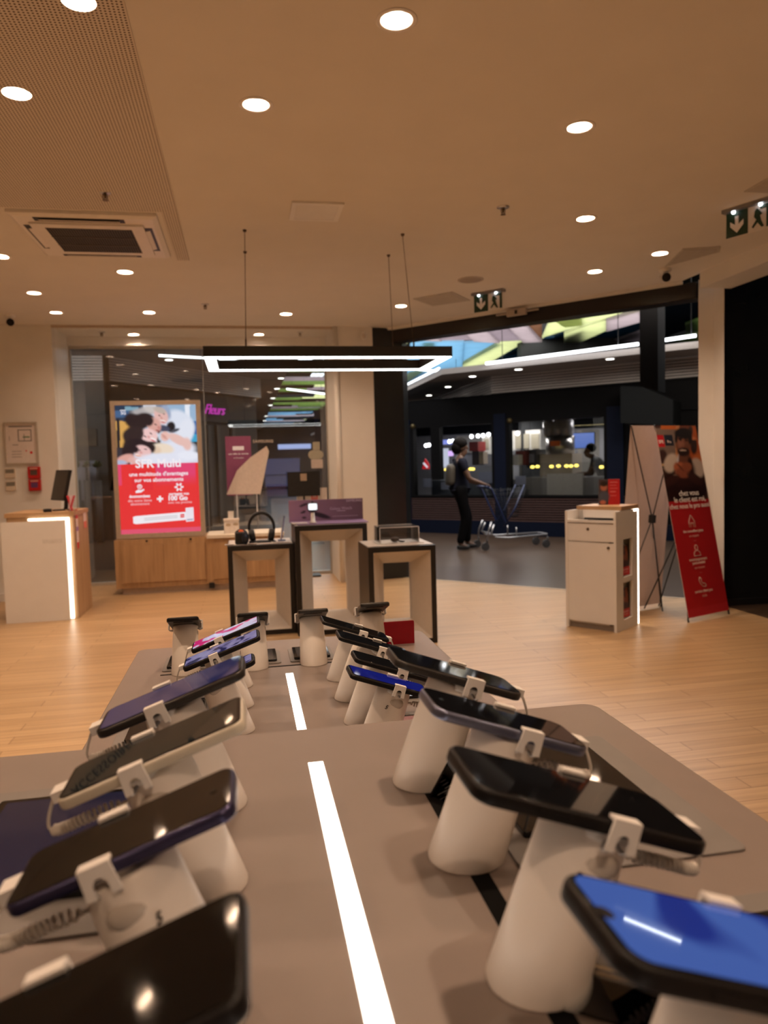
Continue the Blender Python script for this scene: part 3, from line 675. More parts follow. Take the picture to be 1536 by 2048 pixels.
# far table, back row facing the window
BK = (0, 1)
for x, lab, sl in ((-.152,'leftmost phone of the back row, seen from behind with a dark back','leftmost white post of the back row on the far table'), (.008,'second phone of the back row from the left, with a shiny top edge','second white post of the back row from the left'), (.150,'third phone of the back row, grey back with round camera ring','third white post of the back row, with cracked wrap'), (.300,'rightmost phone of the back row, above the red card','rightmost white post of the back row, behind the red card')):
    unit(BK, x, 1.80, Z2, x, 1.838, 1.030 + (.0 if x < .25 else .006), .148, .072, lab, sl, body=brn if x > .1 else blk, T=.009, r=.009, island=True, cord='hang')
# red card standing on the far table
a, b = py(738, 1246, 1.93), py(829, 1291, 1.93)
t = thing('price_card', 'translucent red card standing upright on the far table', 'card', ((a.x+b.x)/2, 1.93, Z2)); o = Vector(t.location)
redac = mat('red acrylic', (.26,.0,.008), .25)
MB().slab(((a.x+b.x)/2, 1.93, (a.z+b.z)/2), X3, Z3, -Y3, abs(b.x-a.x), abs(a.z-b.z), .003, .004, bev=.0006).build('panel', redac, t, origin=o)
MB().box(((a.x+b.x)/2-.03,1.925,Z2),((a.x+b.x)/2+.03,1.955,b.z+.003)).build('foot', acrylic, t, origin=o)
# clear acrylic ticket holder beside the near posts
p = pz(905, 1592, Z1)
t = thing('ticket_holder', 'small clear acrylic ticket holder leaning between two posts on the near table', 'holder', p)
MB().obox((0,0,.024), (.8,.6,0), (0.3,-.4,.86), Vector((.8,.6,0)).cross(Vector((.3,-.4,.86))), .022, .026, .001).build('panel', acrylic, t)
MB().obox((0.004,.006,.002), (.8,.6,0), (-.6,.8,0), Z3, .022, .014, .0015).build('foot', acrylic, t)
p = pz(1240, 2010, Z1)
t = thing('ticket_holder', 'clear acrylic ticket holder lying beside the post at the lower right', 'holder', p)
MB().obox((0,0,.006), (.8,-.6,0), (.6,.8,.1), (0,-.1,1), .030, .022, .0012).build('panel', acrylic, t)
MB().obox((0.0,.006,.0022), (.8,-.6,0), (.6,.8,0), Z3, .030, .010, .0018).build('foot', acrylic, t)
# ------------------------------------------------------------------ left counter
strip_c = glow('counter strip', (1.0, .86, .70), 4.5)
t = thing('counter', 'white and oak counter with lit edge strip at the left', 'counter', (-1.92, 7.5, 0)); o = Vector(t.location)
MB().box((-2.19,7.50,.0),(-1.60,8.16,1.012)).build('body', oak, t, origin=o)
MB().box((-2.205,7.49,.985),(-1.592,8.17,1.025)).build('worktop', oakH, t, origin=o)
MB().box((-2.23,7.455,.0),(-1.665,7.475,.945)).build('front_panel', whitegloss, t, origin=o)
MB().prism([(-1.995,7.476,.948),(-1.630,7.476,.948),(-1.630,7.476,.012),(-1.652,7.476,.012),(-1.652,7.476,.967-.0),(-1.995,7.476,.967)][0:0] or [(-1.662,7.470,.01),(-1.632,7.470,.01),(-1.632,7.470,.972),(-1.995,7.470,.972),(-1.995,7.470,.952),(-1.662,7.470,.952)], (0,.012,0)).build('light_strip', strip_c, t, origin=o)
MB().box((-1.875,7.4545,.735),(-1.70,7.456,.775)).build('slot_cover', mat('slot cover', (.70,.69,.67), .4), t, origin=o)
MB().box((-2.15,7.48,0),(-1.68,7.50,.93)).build('backing', white, t, origin=o)
ct = 1.025
# monitor seen from its side
t = thing('monitor', 'black computer monitor standing on the left counter, seen from the side', 'monitor', (-1.79, 7.78, ct))
d = Vector((.55,-.83,0)); f = Vector((-.83,-.55,0)).normalized()     # d: along the screen's width, f: facing the clerk
upm = (Z3*.97 + d.cross(Z3)*0 + Vector((.22,.0,0))).normalized()
MB().obox((.035,0,.245), Vector((0.51,-.86,0)).normalized(), upm, Vector((0.51,-.86,0)).normalized().cross(upm), .19, .15, .014).build('display', black, t)
q = Vector((0.51,-.86,0)).normalized(); nn = q.cross(upm)
MB().obox(Vector((.035,0,.245))+nn*.0145*(1 if nn.x<0 else -1), q, upm, nn, .18, .14, .001).build('screen', blackgloss, t)
MB().tube([(.06,0,.15),(.075,0,.10),(.07,0,.03),(.06,0,.01)], .018, n=10).build('stand', black, t)
MB().slab((.03,0,0), X3, Y3, Z3, .16, .14, .012, .03, bev=.003).build('foot', black, t)
t = thing('card_terminal', 'small black card terminal lying beside the monitor on the left counter', 'terminal', (-1.84, 7.56, ct))
MB().slab((0,0,0), Vector((.9,.43,0)), Vector((-.43,.9,0)), Z3, .07, .05, .03, .008, bev=.003).build('body', black, t)
MB().slab((0,0,.03), Vector((.9,.43,0)), Vector((-.43,.9,0)), Z3, .03, .035, .004, .004, bev=.001).build('keypad', grey, t)
t = thing('leaflet_holder', 'red and white leaflets fanned in a holder at the counter corner', 'leaflets', (-1.635, 7.60, ct))
for k, (a, m_) in enumerate(((-.25, red), (.05, whiteprint), (.32, red))):
    MB().obox((.01*k-.01,0,.075), Y3, Vector((a,0,1)).normalized(), Y3.cross(Vector((a,0,1)).normalized()), .045, .075, .0015).build('leaflet', m_, t)
MB().box((-.045,-.05,0),(.045,.05,.02)).build('tray', acrylic, t)
def hang(label, y0, y1, z0, z1, bands):
    t = thing('leaflet', label, 'leaflet', (-1.598, (y0+y1)/2, (z0+z1)/2))
    ym, zm = (y0+y1)/2, (z0+z1)/2
    MB().box((0,y0-ym,z0-zm),(.003,y1-ym,z1-zm)).build('paper', mat('pinkish paper', (.74,.60,.56), .6), t)
    for a, b, m_ in bands: MB().box((.003,y0-ym,z0-zm+(z1-z0)*a),(.0038,y1-ym,z0-zm+(z1-z0)*b)).build('printed_band', m_, t)
hang('narrow leaflet strip hanging near the front edge of the counter side, red at its foot', 7.58, 7.67, .66, 1.0, [(0,.18,red),(.5,.62,mat('violet print', s2l(150,110,170), .5)),(.85,1,red)])
hang('pink leaflet pinned at the rear edge of the counter side', 7.93, 8.06, .83, 1.0, [(0,.4,mat('salmon print', s2l(226,120,100), .5))])

# wall items on the left
def wall_frame():
    t = thing('evacuation_plan', 'framed evacuation plan on the left wall above the switches', 'plan', (-2.37, 8.8, 1.725))
    MB().box((-.17,-.004,-.23),(.17,-.0002,.23)).build('backing', grey, t)
    fr = MB()
    for a, b in (((-.17,-.02,-.23),(.17,0-.0003,-.212)),((-.17,-.02,.212),(.17,-.0003,.23)),((-.17,-.02,-.212),(-.152,-.0003,.212)),((.152,-.02,-.212),(.17,-.0003,.212))): fr.box(a, b)
    fr.build('frame', alu, t)
    pp = MB().box((-.152,-.006,-.212),(.152,-.004,.212)).build('sheet', mat('plan paper', (.70,.64,.62), .6, var=.03), t)
    for a, b in (((-.03,.02),(.11,.03)),((-.03,.02),(-.02,.15)),((-.03,.14),(.11,.15)),((.10,.03),(.11,.15)),((.03,.03),(.037,.1)),((-.12,.03),(-.115,.08)),((-.09,-.02),(-.03,-.012)),((-.1,-.09),(.0,-.085)),((-.1,-.12),(.0,-.115)),((-.1,-.15),(.0,-.145)),((-.12,.175),(.12,.19))): MB().box((a[0],-.0068,a[1]),(b[0],-.006,b[1])).build('plan_line', mat('plan ink', (.20,.18,.18), .6), pp)
    MB().box((.085,-.0068,-.115),(.11,-.006,-.09)).box((.04,-.0068,-.09),(.055,-.006,-.075)).build('red_mark', red, pp)
    MB().box((.02,-.0066,.06),(.09,-.006,.075)).build('green_mark', mat('plan green', s2l(110,140,110), .6), pp)
wall_frame()
def switch(z, label):
    t = thing('wall_thermostat', label, 'control', (-2.50, 8.8, z), 0, 'grey wall controllers')
    MB().slab((0,-.0002,0), X3, Z3, -Y3, .105, .105, .018, .008, bev=.003).build('housing', mat('controller plastic', (.66,.58,.48), .5), t)
    MB().box((-.045,-.0192,-.002),(.045,-.018,.04)).build('display', mat('controller display', (.20,.19,.16), .3), t)
switch(1.405, 'upper wall controller with grey display under the evacuation plan')
switch(1.265, 'lower wall controller with grey display under the evacuation plan')
t = thing('fire_call_box', 'red fire alarm call box pair on the left wall', 'alarm', (-2.25, 8.801, 1.335))
redbox = mat('red alarm plastic', s2l(178, 26, 26), .4)
for zc, col in ((.068, mat('call glass dark', (.10,.06,.05), .3)), (-.068, mat('call glass violet', (.12,.05,.16), .3))):
    b = MB().slab((0,-.0002,zc), X3, Z3, -Y3, .125, .130, .045, .01, bev=.004).build('box', redbox, t)
    MB().box((-.035,-.0465,zc-.028),(.035,-.045,zc+.028)).build('glass', col, b)
    MB().box((-.04,-.0465,zc+.038),(.04,-.045,zc+.052)).build('caption_plate', mat('caption plate', (.6,.35,.3), .5), b)
# shop sign on the wall beyond the left edge (the clear-cased phone mirrors it)
t = thing('wall_sign', 'dark blue wall lettering ACCESSOIRES, mirrored in the clear-cased phone', 'sign', (-3.3, 8.8, 2.58))
text('ACCESSOIRES', .135, mat('sign blue', (.02,.035,.08), .5), t, (-.0,-.012,0), X3, Z3, bold=.002, depth=.008, space=1.08)

# ------------------------------------------------------------------ oak window cabinets
t = thing('window_cabinet', 'low oak cabinet with two doors carrying the lit poster', 'cabinet', (-.955, 8.95, 0)); o = Vector(t.location)
MB().box((-1.45,8.74,.075),(-.44,9.3,.62)).build('body', oak, t, origin=o)
MB().box((-1.39,8.79,0),(-.44,9.27,.075)).build('plinth', mat('cabinet plinth', (.56,.47,.40), .5), t, origin=o)
for x0, x1 in ((-1.38,-.925),(-.920,-.47)): MB().box((x0,8.728,.135),(x1,8.739,.56)).build('door', oak, t, origin=o)
for x in (-1.10,-.62): MB().cyl((x,8.732,.60),(x,8.745,.60),.012,n=12).build('cable_hole', black, t, origin=o)
t = thing('window_cabinet', 'low oak cabinet with pale top continuing right of the lit poster', 'cabinet', (-.02, 8.95, 0)); o = Vector(t.location)
MB().box((-.44,8.72,.075),(.42,9.3,.60)).build('body', oak, t, origin=o)
MB().box((-.44,8.70,.60),(.43,9.32,.635)).build('top', mat('cream top', (.78,.72,.62), .4), t, origin=o)
MB().box((-.44,8.77,0),(.38,9.27,.075)).build('plinth', mat('cabinet plinth', (.56,.47,.40), .5), t, origin=o)
MB().box((-.38,8.708,.135),(.37,8.719,.55)).build('door', oak, t, origin=o)
MB().box((-.435,8.705,.03),(-.375,8.769,.095)).build('socket', black, t, origin=o)

# ------------------------------------------------------------------ the lit poster
t = thing('poster_screen', 'large lit poster with a hugging family above red SFR Multi advert', 'poster', (-.945, 8.86, .63)); o = Vector(t.location)
Lx, Rx, Bz, Tz = -1.432, -.458, .632, 2.172
frm = mat('champagne frame', (.50,.43,.35), .35, .3)
fr = MB(); fw_ = .048
for a, b in (((Lx,8.80,Bz),(Rx,8.90,Bz+fw_)),((Lx,8.80,Tz-fw_),(Rx,8.90,Tz)),((Lx,8.80,Bz+fw_),(Lx+fw_,8.90,Tz-fw_)),((Rx-fw_,8.80,Bz+fw_),(Rx,8.90,Tz-fw_)),((Lx+.01,8.86,Bz+.01),(Rx-.01,8.895,Tz-.01))): fr.box(a, b)
fr.build('frame', frm, t, origin=o)
def pbg(u, v):
    if v > .455:
        base = (226, 50, 52)
        if u > .46 and v < .64 and (u < .96): 
            k = min(1, max(0, (.64 - v) / .10)); base = (226 - 6*k, 50 + 14*k, 52 + 58*k)
        if u < .04 and v < .62: base = (222, 70, 110)
        if v > .965: base = (218, 80, 110)
        if .16 < u < .42 and .50 < v < .66: base = (222, 44, 52)
        return s2l(*base)
    return s2l(206, 212, 228)
SK, HR = (222,178,172), (34,24,30)
def traced(layers):                       # layers in the millimetres of the print: 1130 wide, 1790 high
    P = painter((206,212,228), [(l if l[0] == 'r' else l) for l in layers])
    return lambda u, v: P(130 + 55*v + 1130*u, 165 + 1790*v - 20*u)
DK = (40,30,34)
pfn0 = traced([
 ('r',100,100,520,400,(44,58,80)), ('r',270,180,460,236,(122,160,178)), ('r',130,236,330,330,(64,96,136)), ('r',120,380,460,760,(208,158,84)), ('r',150,350,192,780,(32,30,38)), ('r',120,740,330,1000,(52,48,56)),
 ('r',850,100,1300,430,(150,178,206)), ('r',1106,100,1176,430,(228,232,242)), ('r',700,100,850,260,(112,130,156)), ('r',1200,380,1300,560,(30,98,164)), ('r',1170,560,1300,670,(60,160,200)), ('r',1160,670,1300,830,(34,34,42)),
 (540,245,190,55,-6,.5,(172,166,166)), (640,215,120,45,10,.6,(196,188,184)),
 (1040,400,220,150,38,.3,(216,222,236)), (1120,520,110,180,12,.35,(222,226,238)), (840,250,60,110,-20,.5,(150,164,190)),
 (440,390,170,105,8,.3,HR), (350,350,90,80,30,.5,HR), (560,325,120,58,10,.4,HR), (400,440,80,60,40,.5,HR),
 (770,305,92,120,-28,.25,SK), (750,225,90,40,20,.5,(186,170,160)), (745,300,16,8,25,.6,(70,50,50)), (808,278,14,7,25,.6,(70,50,50)), (775,335,12,20,-28,.8,(200,140,130)), (795,378,40,14,15,.5,(240,228,222)), (800,392,36,9,15,.6,(190,96,96)),
 (905,460,62,76,10,.35,(24,24,30)), (960,510,70,22,-20,.5,(70,72,84)), (800,480,90,46,10,.4,(62,70,92)),
 (668,435,92,112,-32,.25,(214,162,152)), (600,380,60,70,20,.5,HR), (690,425,20,8,30,.6,(50,34,36)), (735,470,18,26,-20,.8,(198,130,122)), (722,512,34,12,20,.5,(160,84,84)), (745,535,30,24,0,.7,(120,80,76)),
 (350,590,120,110,20,.3,DK), (430,510,130,55,12,.4,DK), (320,740,90,160,10,.4,DK), (520,680,120,60,20,.4,DK),
 (600,585,122,98,24,.22,(234,194,192)), (470,560,50,80,10,.5,DK), (540,590,24,8,35,.6,(70,46,52)), (622,550,22,8,35,.6,(70,46,52)), (592,600,14,22,-60,.8,(214,150,146)), (655,632,44,16,22,.5,(246,236,236)), (652,648,40,9,22,.6,(206,96,104)), (670,690,120,22,8,.5,HR), (735,640,30,50,10,.5,(60,46,44)),
 (760,590,34,60,10,.4,(196,210,224)), (1000,780,250,130,-4,.35,(222,224,238)), (820,590,62,68,15,.35,(228,184,174)), (1010,640,165,62,27,.3,(226,186,178)), (1130,700,60,90,-10,.5,(226,186,178)), (800,578,46,10,30,.6,(206,150,140)), (815,610,46,10,30,.6,(206,150,140)),
 (780,765,160,78,6,.35,(232,214,194)), (700,790,60,60,0,.6,(222,196,172)),
 (450,690,170,62,8,.3,(30,20,30)), (300,800,80,110,10,.4,(30,20,30)), (620,760,60,70,20,.5,(30,20,30)), (500,802,124,88,14,.22,(230,188,186)), (390,770,60,50,20,.5,(30,20,30)), (455,782,22,8,10,.6,(60,40,48)), (545,770,22,8,10,.6,(60,40,48)), (480,815,14,20,-60,.8,(210,146,142)), (440,856,42,16,12,.5,(232,150,112)), (430,845,32,8,12,.6,(240,226,222)),
 (260,905,130,62,-18,.35,(216,160,150)), (390,930,95,50,12,.35,(222,172,166)), (860,905,420,80,0,.4,(222,224,238)), (1150,860,160,60,0,.5,(228,230,242)), (190,960,90,40,0,.5,(170,180,206)),
])
def pfn(u, v): return pbg(u, v) if v > .455 else pfn0(u, v)
scrm = printed('lit poster print', 1.0)
px0, px1, pz0, pz1 = Lx + fw_, Rx - fw_, Bz + fw_, Tz - fw_
PW, PH = px1 - px0, pz1 - pz0
MB().box((px0,8.842,pz0),(px1,8.86,pz1)).build('backlight', black, t, origin=o)
picture('picture', scrm, t, (px0,8.840,pz1), X3, Z3, PW, PH, 120, 190, pfn, root=o)
wt = glow('lit white print', (.93,.90,.96), .88)
pk = glow('lit pale print', (.95,.62,.66), .8)
def pt(u, v, k=0): return (px0 + PW*u, 8.8385 - .0006*k, pz1 - PH*v)
def ptext(s, size, u, v, m=wt, bold=.001, al='CENTER'): text(s, size, m, t, pt(u, v), X3, Z3, align=al, bold=bold, root=o)
ptext('SFR Multi', .130, .50, .457, bold=.0032)
ptext("une multitude d'avantages", .062, .50, .537, bold=.0012); ptext('sur vos abonnements', .062, .50, .583, bold=.0012)
ptext('économisez', .047, .25, .708, bold=.0016); ptext('dès votre 2ème', .041, .25, .742, pk, .0004); ptext('abonnement', .041, .25, .768, pk, .0004)
ptext('partagez vos', .044, .74, .698, bold=.0012); ptext('100 Go', .072, .72, .733, bold=.003); ptext('avec vos proches', .038, .75, .766, pk, .0004)
ptext('+', .12, .50, .738, bold=.006)
def pflat(nm, pts, m, k=0): MB().prism([Vector(pt(u, v, k)) for u, v in pts], (0,-.0006,0)).build(nm, m, t, origin=o)
def disc(u, v, r, n=20): return [(u + r*math.cos(2*PI*i/n)/PW, v + r*math.sin(2*PI*i/n)/PH) for i in range(n)]
def pring(nm, u, v, r0, r1, m):
    q = MB(); a = [Vector(pt(x, y)) for x, y in disc(u, v, r0)]; b = [Vector(pt(x, y)) for x, y in disc(u, v, r1)]
    n = len(a); q.add(a + b, [(i, (i+1) % n, n + (i+1) % n, n + i) for i in range(n)]); q.build(nm, m, t, origin=o)
pring('coin_icon', .255, .632, .018, .027, wt); ptext('€', .034, .255, .632)
pflat('hand_icon', [(.20,.668),(.235,.655),(.27,.660),(.305,.650),(.31,.66),(.27,.678),(.205,.682)], wt)
pring('share_icon', .745, .645, .02, .031, wt)
for a in range(6): pflat('share_icon', disc(.745 + .040*math.cos(a*PI/3)/PW, .645 + .040*math.sin(a*PI/3)/PH, .011, 10), wt)
pflat('banner_bar', [(.155,.868),(.19,.862),(.86,.842),(.86,.905),(.19,.925),(.155,.918)], wt)
pflat('handset_drawing', [(.815,.812),(.915,.808),(.915,.918),(.815,.922)], mat('lit handset', (.5,.5,.5), .4, emit=s2l(196,206,228), es=.9), 1)
pflat('handset_foot', [(.825,.903),(.905,.900),(.905,.908),(.825,.911)], mat('lit slate print', (.2,.2,.2), .4, emit=s2l(120,130,160), es=.8), 2)
gl = mat('lit grey print', (.2,.2,.2), .4, emit=s2l(186,190,200), es=.85)
for v in (.872,.886): pflat('fine_print', [(.29,v+.008),(.71,v-.005),(.71,v+.001),(.29,v+.014)], gl, 1)
pflat('logo_chip', [(.745,.860),(.795,.858),(.795,.887),(.745,.889)], mat('lit red print', (.2,.02,.02), .4, emit=s2l(214,46,52), es=.9), 1)
text('SFR', .02, wt, t, pt(.77,.874,2), X3, Z3, root=o)
text('5G', .045, wt, t, pt(.10,.06), X3, Z3, bold=.001, root=o); pflat('logo_line', [(.06,.035),(.13,.035),(.13,.041),(.06,.041)], wt)

# ------------------------------------------------------------------ three open frame stands
shell = mat('stand black edge', (.010,.009,.009), .4)
beige = mat('stand beige inside', (.60,.54,.47), .5, var=.02)
topm = mat('stand pale top', (.66,.60,.55), .35)
def frame_stand(label, xl, xr_, yf, dp, h, lean=0.0):
    w_ = xr_ - xl; t = thing('display_stand', label, 'display stand', ((xl+xr_)/2, yf + dp/2, 0), lean, 'open frame display stands')
    e = .040; hw = w_/2; hd = dp/2
    def rect(y, ins): return [Vector((-hw+ins, y, ins)), Vector((hw-ins, y, ins)), Vector((hw-ins, y, h-ins)), Vector((-hw+ins, y, h-ins))]
    q = MB()
    R = [rect(-hd+.004, e), rect(-hd, e), rect(-hd, 0), rect(hd, 0), rect(hd, e), rect(hd-.004, e)]
    n = 4
    vs = [p for r in R for p in r]; fs = [(k*4+i, k*4+(i+1)%4, (k+1)*4+(i+1)%4, (k+1)*4+i) for k in range(len(R)-1) for i in range(4)]
    q.add(vs, fs).build('shell', shell, t)
    mid = .150
    R = [rect(-hd+.004, e), rect(-hd+dp*.42, mid), rect(hd-dp*.42, mid), rect(hd-.004, e)]
    vs = [p for r in R for p in r]; fs = [(k*4+i, k*4+(i+1)%4, (k+1)*4+(i+1)%4, (k+1)*4+i) for k in range(len(R)-1) for i in range(4)]
    MB().add(vs, fs).build('inner_funnel', beige, t)
    MB().box((-hw+.006,-hd+.05,h),(hw-.006,hd-.006,h+.004)).build('top_plate', topm, t)
    return t
s1 = frame_stand('left low open frame stand carrying headphones and a black speaker', -.155, .385, 6.24, .50, .752)
s2 = frame_stand('tall middle open frame stand carrying the purple board', .39, .985, 6.10, .50, .905)
s3 = frame_stand('right low open frame stand carrying the clear box', .90, 1.425, 5.56, .50, .762)

# purple board with watch
zt = .909
t = thing('advert_board', 'long purple SAMSUNG board standing on the tall middle stand', 'advert board', (.69, 6.48, zt)); o = Vector(t.location)
bl_, br_ = py(577, 1000, 6.5), py(725, 996, 6.5)
def vfn(u, v):
    k = 1 - .45*u; c = (150*k + 20, 118*k + 14, 150*k + 12); 
    if v > .96 or v < .03: c = tuple(x*1.15 for x in c)
    return s2l(*c)
hb = br_.z - zt
MB().box((bl_.x,6.5,zt),(br_.x,6.512,zt+hb)).build('panel', mat('violet board', s2l(128,96,130), .4), t, origin=o)
pf = printed('board print', 0)
vf2 = painter(vfn, [(.20,.22,.035,.10,30,.4,(50,38,56)), (.19,.55,.03,.07,20,.4,(50,38,56)), (.20,.80,.03,.05,0,.4,(50,38,56)), (.42,.72,.07,.22,-35,.4,(44,34,50))])
picture('picture', pf, t, (bl_.x,6.4993,zt+hb), X3, Z3, br_.x-bl_.x, hb, 80, 24, vf2, root=o)
bw = br_.x - bl_.x
paleviolet = mat('pale violet print', s2l(196,176,200), .5)
text('SAMSUNG', .030, paleviolet, t, (bl_.x+bw*.88,6.4985,zt+hb*.90), X3, Z3, bold=.0006, root=o)
text('Galaxy Watch', .034, paleviolet, t, (bl_.x+bw*.70,6.4985,zt+hb*.56), X3, Z3, root=o)
MB().box((bl_.x+bw*.64,6.4982,zt+hb*.44),(bl_.x+bw*.76,6.499,zt+hb*.465)).box((bl_.x+bw*.58,6.4982,zt+hb*.20),(bl_.x+bw*.93,6.499,zt+hb*.215)).build('fine_print', paleviolet, t, origin=o)
MB().prism([(bl_.x+.05,6.15,zt+.001),(br_.x-.01,6.15,zt+.001),(br_.x,6.5,zt+.001),(bl_.x,6.5,zt+.001)], (0,0,.006)).build('base', mat('violet board base', s2l(150,124,168), .35), t, origin=o)
zb = zt + .0075
a = py(590, 1048, 6.17); t = thing('price_display', 'small white tablet lying at the left front of the purple board', 'price display', (a.x+.04, 6.24, zb))
MB().slab((0,0,0), Vector((.97,-.1,.0)).normalized(), Y3, Z3, .13, .10, .008, .006, bev=.001).build('body', white, t)
MB().slab((0,0,.0078), Vector((.97,-.1,.0)).normalized(), Y3, Z3, .115, .085, .0006, .004).build('screen', mat('pale tablet screen', (.7,.64,.66), .3), t)
a = py(626, 1048, 6.22)
t = thing('smart_watch', 'smart watch with bright white face on a silver stand before the purple board', 'watch', (a.x, 6.22, zb))
MB().lathe((0,0,0), [(.032,0),(.032,.008),(.018,.02),(.014,.09)], n=24, caps=True).build('stand', mat('silver stand', (.55,.50,.46), .35, .5), t)
MB().slab((0,-.012,.135), X3, Vector((0,.12,.99)), Vector((0,-.99,.12)), .085, .075, .016, .018, bev=.004).build('case', black, t)
MB().slab((0,-.0285,.138), X3, Vector((0,.12,.99)), Vector((0,-.99,.12)), .074, .055, .0012, .012).build('face', glow('watch face', (.95,.96,1), 1.1), t)
MB().tube([(0,-.005,.172),(0,.03,.165),(0,.045,.13),(0,.03,.10),(0,-.005,.098)], .012, n=8).build('strap', black, t)
# clear box on the right stand
zt3 = .767
a, b = py(760, 1082, 5.72), py(838, 1082, 5.72)
t = thing('acrylic_case', 'clear acrylic case with a small black device inside on the right stand', 'display case', ((a.x+b.x)/2, 5.85, zt3)); o = Vector(t.location)
W2 = (b.x-a.x)/2; hz = .125
q = MB()
for A, Bq in (((-W2,-.13,0),(W2,-.125,hz)),((-W2,.125,0),(W2,.13,hz)),((-W2,-.125,0),(-W2+.005,.125,hz)),((W2-.005,-.125,0),(W2,.125,hz)),((-W2,-.13,hz),(W2,.13,hz+.005))): q.box(A, Bq)
q.build('walls', pane('acrylic case walls', (.985,.985,.985), 1.35, .02), t)
MB().slab((0,0,0), X3, Y3, Z3, W2*2+.03, .29, .004, .005).build('base', white, t)
eg = MB()
for x in (-W2, W2):
    for y in (-.13, .13): eg.tube([(x,y,.004),(x,y,hz)], .0025, n=6)
for y in (-.13, .13): eg.tube([(-W2,y,hz+.003),(W2,y,hz+.003)], .0025, n=6)
eg.build('edges', mat('acrylic edge', (.75,.72,.70), .2), t)
t = thing('camera', 'small dark device lying inside the clear case', 'device', (a.x+.13, 5.78, zt3+.0045))
MB().ball((0,0,.024), .036, .03, .022, n=16).build('body', mat('dark chrome', (.08,.07,.07), .2, .6), t); MB().tube([(.03,0,.01),(.06,-.02,.006),(.075,.0,.006)], .006).build('strap', black, t)
t = thing('price_label', 'small pale price label at the right front of the right stand', 'label', (1.31, 5.72, zt3))
MB().slab((0,0,0), X3, Y3, Z3, .12, .06, .006, .004, bev=.001).build('base', mat('pale label', (.75,.70,.66), .4), t)
MB().box((-.045,-.02,.006),(.02,.02,.0066)).build('printed_band', mat('label print', (.25,.2,.2), .5), t)
# items on the left stand
zt1 = .757
def atl(px, Y): return py(px, 1083, Y).x
x = atl(483, 6.36)
t = thing('loudspeaker', 'black loudspeaker with an orange top at the left of the left stand', 'loudspeaker', (x, 6.36, zt1))
MB().slab((0,0,0), X3, Y3, Z3, .105, .10, .105, .025, bev=.012).build('body', black, t)
MB().ball((0,-.01,.108), .022, .02, .012, n=14).build('top_button', mat('orange rubber', s2l(224,92,30), .5, emit=s2l(224,92,30), es=.15), t)
MB().tube([(-.045,0,.10),(-.02,0,.118),(.02,0,.118),(.045,0,.10)], .006).build('carry_strap', black, t)
x = atl(490, 6.31)
t = thing('smart_bottle', 'dark blue rounded gadget beside the orange-topped loudspeaker', 'gadget', (x+.005, 6.295, zt1))
MB().ball((0,0,.055), .03, .022, .055, n=18).build('body', mat('navy gadget', (.012,.018,.035), .3), t); MB().ball((.005,-.02,.07), .010, .005, .012, n=10).build('sensor', mat('gadget blue', (.05,.08,.16), .2), t)
x = atl(524, 6.44)
t = thing('headphones', 'large black over-ear headphones on the left stand', 'headphones', (x, 6.44, zt1))
pts = [(math.cos(a)*.105, 0, .125 + math.sin(a)*.125) for a in [PI*(-.12) + PI*1.24*i/28 for i in range(29)]]
MB().tube(pts, lambda k: .009 + .007*math.sin(PI*k)).build('headband', black, t)
for s in (-1, 1):
    MB().lathe((s*.085,0,.062), [(.02,-.03),(.048,-.028),(.052,.0),(.045,.02),(.02,.024)], axis=(s,0,-.15), n=22, caps=True).build('ear_cup', black, t)
MB().tube([(-.085,-.03,.01),(-.02,-.06,.006),(.05,-.05,.006),(.12,-.02,.006)], .004).build('cable', black, t)
for dx in (-.05, .0, .05): pass
MB().slab((0,0,0), X3, Y3, Z3, .22, .12, .014, .02, bev=.004).build('stand', black, t)
for px, Y, lab in ((458, 6.31, 'small pale price label at the left front corner of the left stand'), (505, 6.31, 'small silver price label between the gadget and the headphones'), (560, 6.33, 'long pale price label at the right front of the left stand')):
    x = atl(px, Y); t = thing('price_label', lab, 'label', (x, Y, zt1), 0, 'price labels on the left stand')
    wl = .15 if px == 560 else .07
    MB().slab((0,0,0), X3, Y3, Z3, wl, .05, .007, .004, bev=.001).build('base', mat('pale label', (.75,.70,.66), .4), t)
    MB().box((-wl*.35,-.015,.007),(wl*.2,.015,.0076)).build('printed_band', mat('label print', (.25,.2,.2), .5), t)
x = atl(566, 6.5)
t = thing('phone_holder', 'slim clear blue panel leaning on the left stand beside the purple board', 'panel', (x, 6.5, zt1))
MB().obox((0,0,.105), Vector((.18,0,.98)), Y3, Vector((.98,0,-.18)), .105, .05, .005).build('panel', mat('blue acrylic', (.30,.33,.52), .15), t)
MB().box((-.045,-.05,0),(.02,.05,.006)).build('foot', mat('blue acrylic', (.30,.33,.52), .15), t)
# white gift boxes on the cabinet behind
a = py(464, 1073, 8.9)
t = thing('product_box', 'white product box with a small upright card on the window cabinet', 'box', (a.x, 8.92, .635))
MB().box((-.085,-.06,0),(.085,.06,.165)).build('carton', mat('carton white', (.74,.68,.63), .5), t)
MB().box((-.09,-.065,.145),(.09,.065,.167)).build('lid', mat('carton white', (.74,.68,.63), .5), t)
MB().box((-.035,-.01,.167),(.03,.0,.255)).build('card', white, t)
MB().ball((-.035,-.0605,.10), .03, .001, .018, n=14).ball((.05,-.0605,.105), .03, .001, .018, n=14).build('product_picture', mat('product picture', (.45,.35,.25), .5), t)

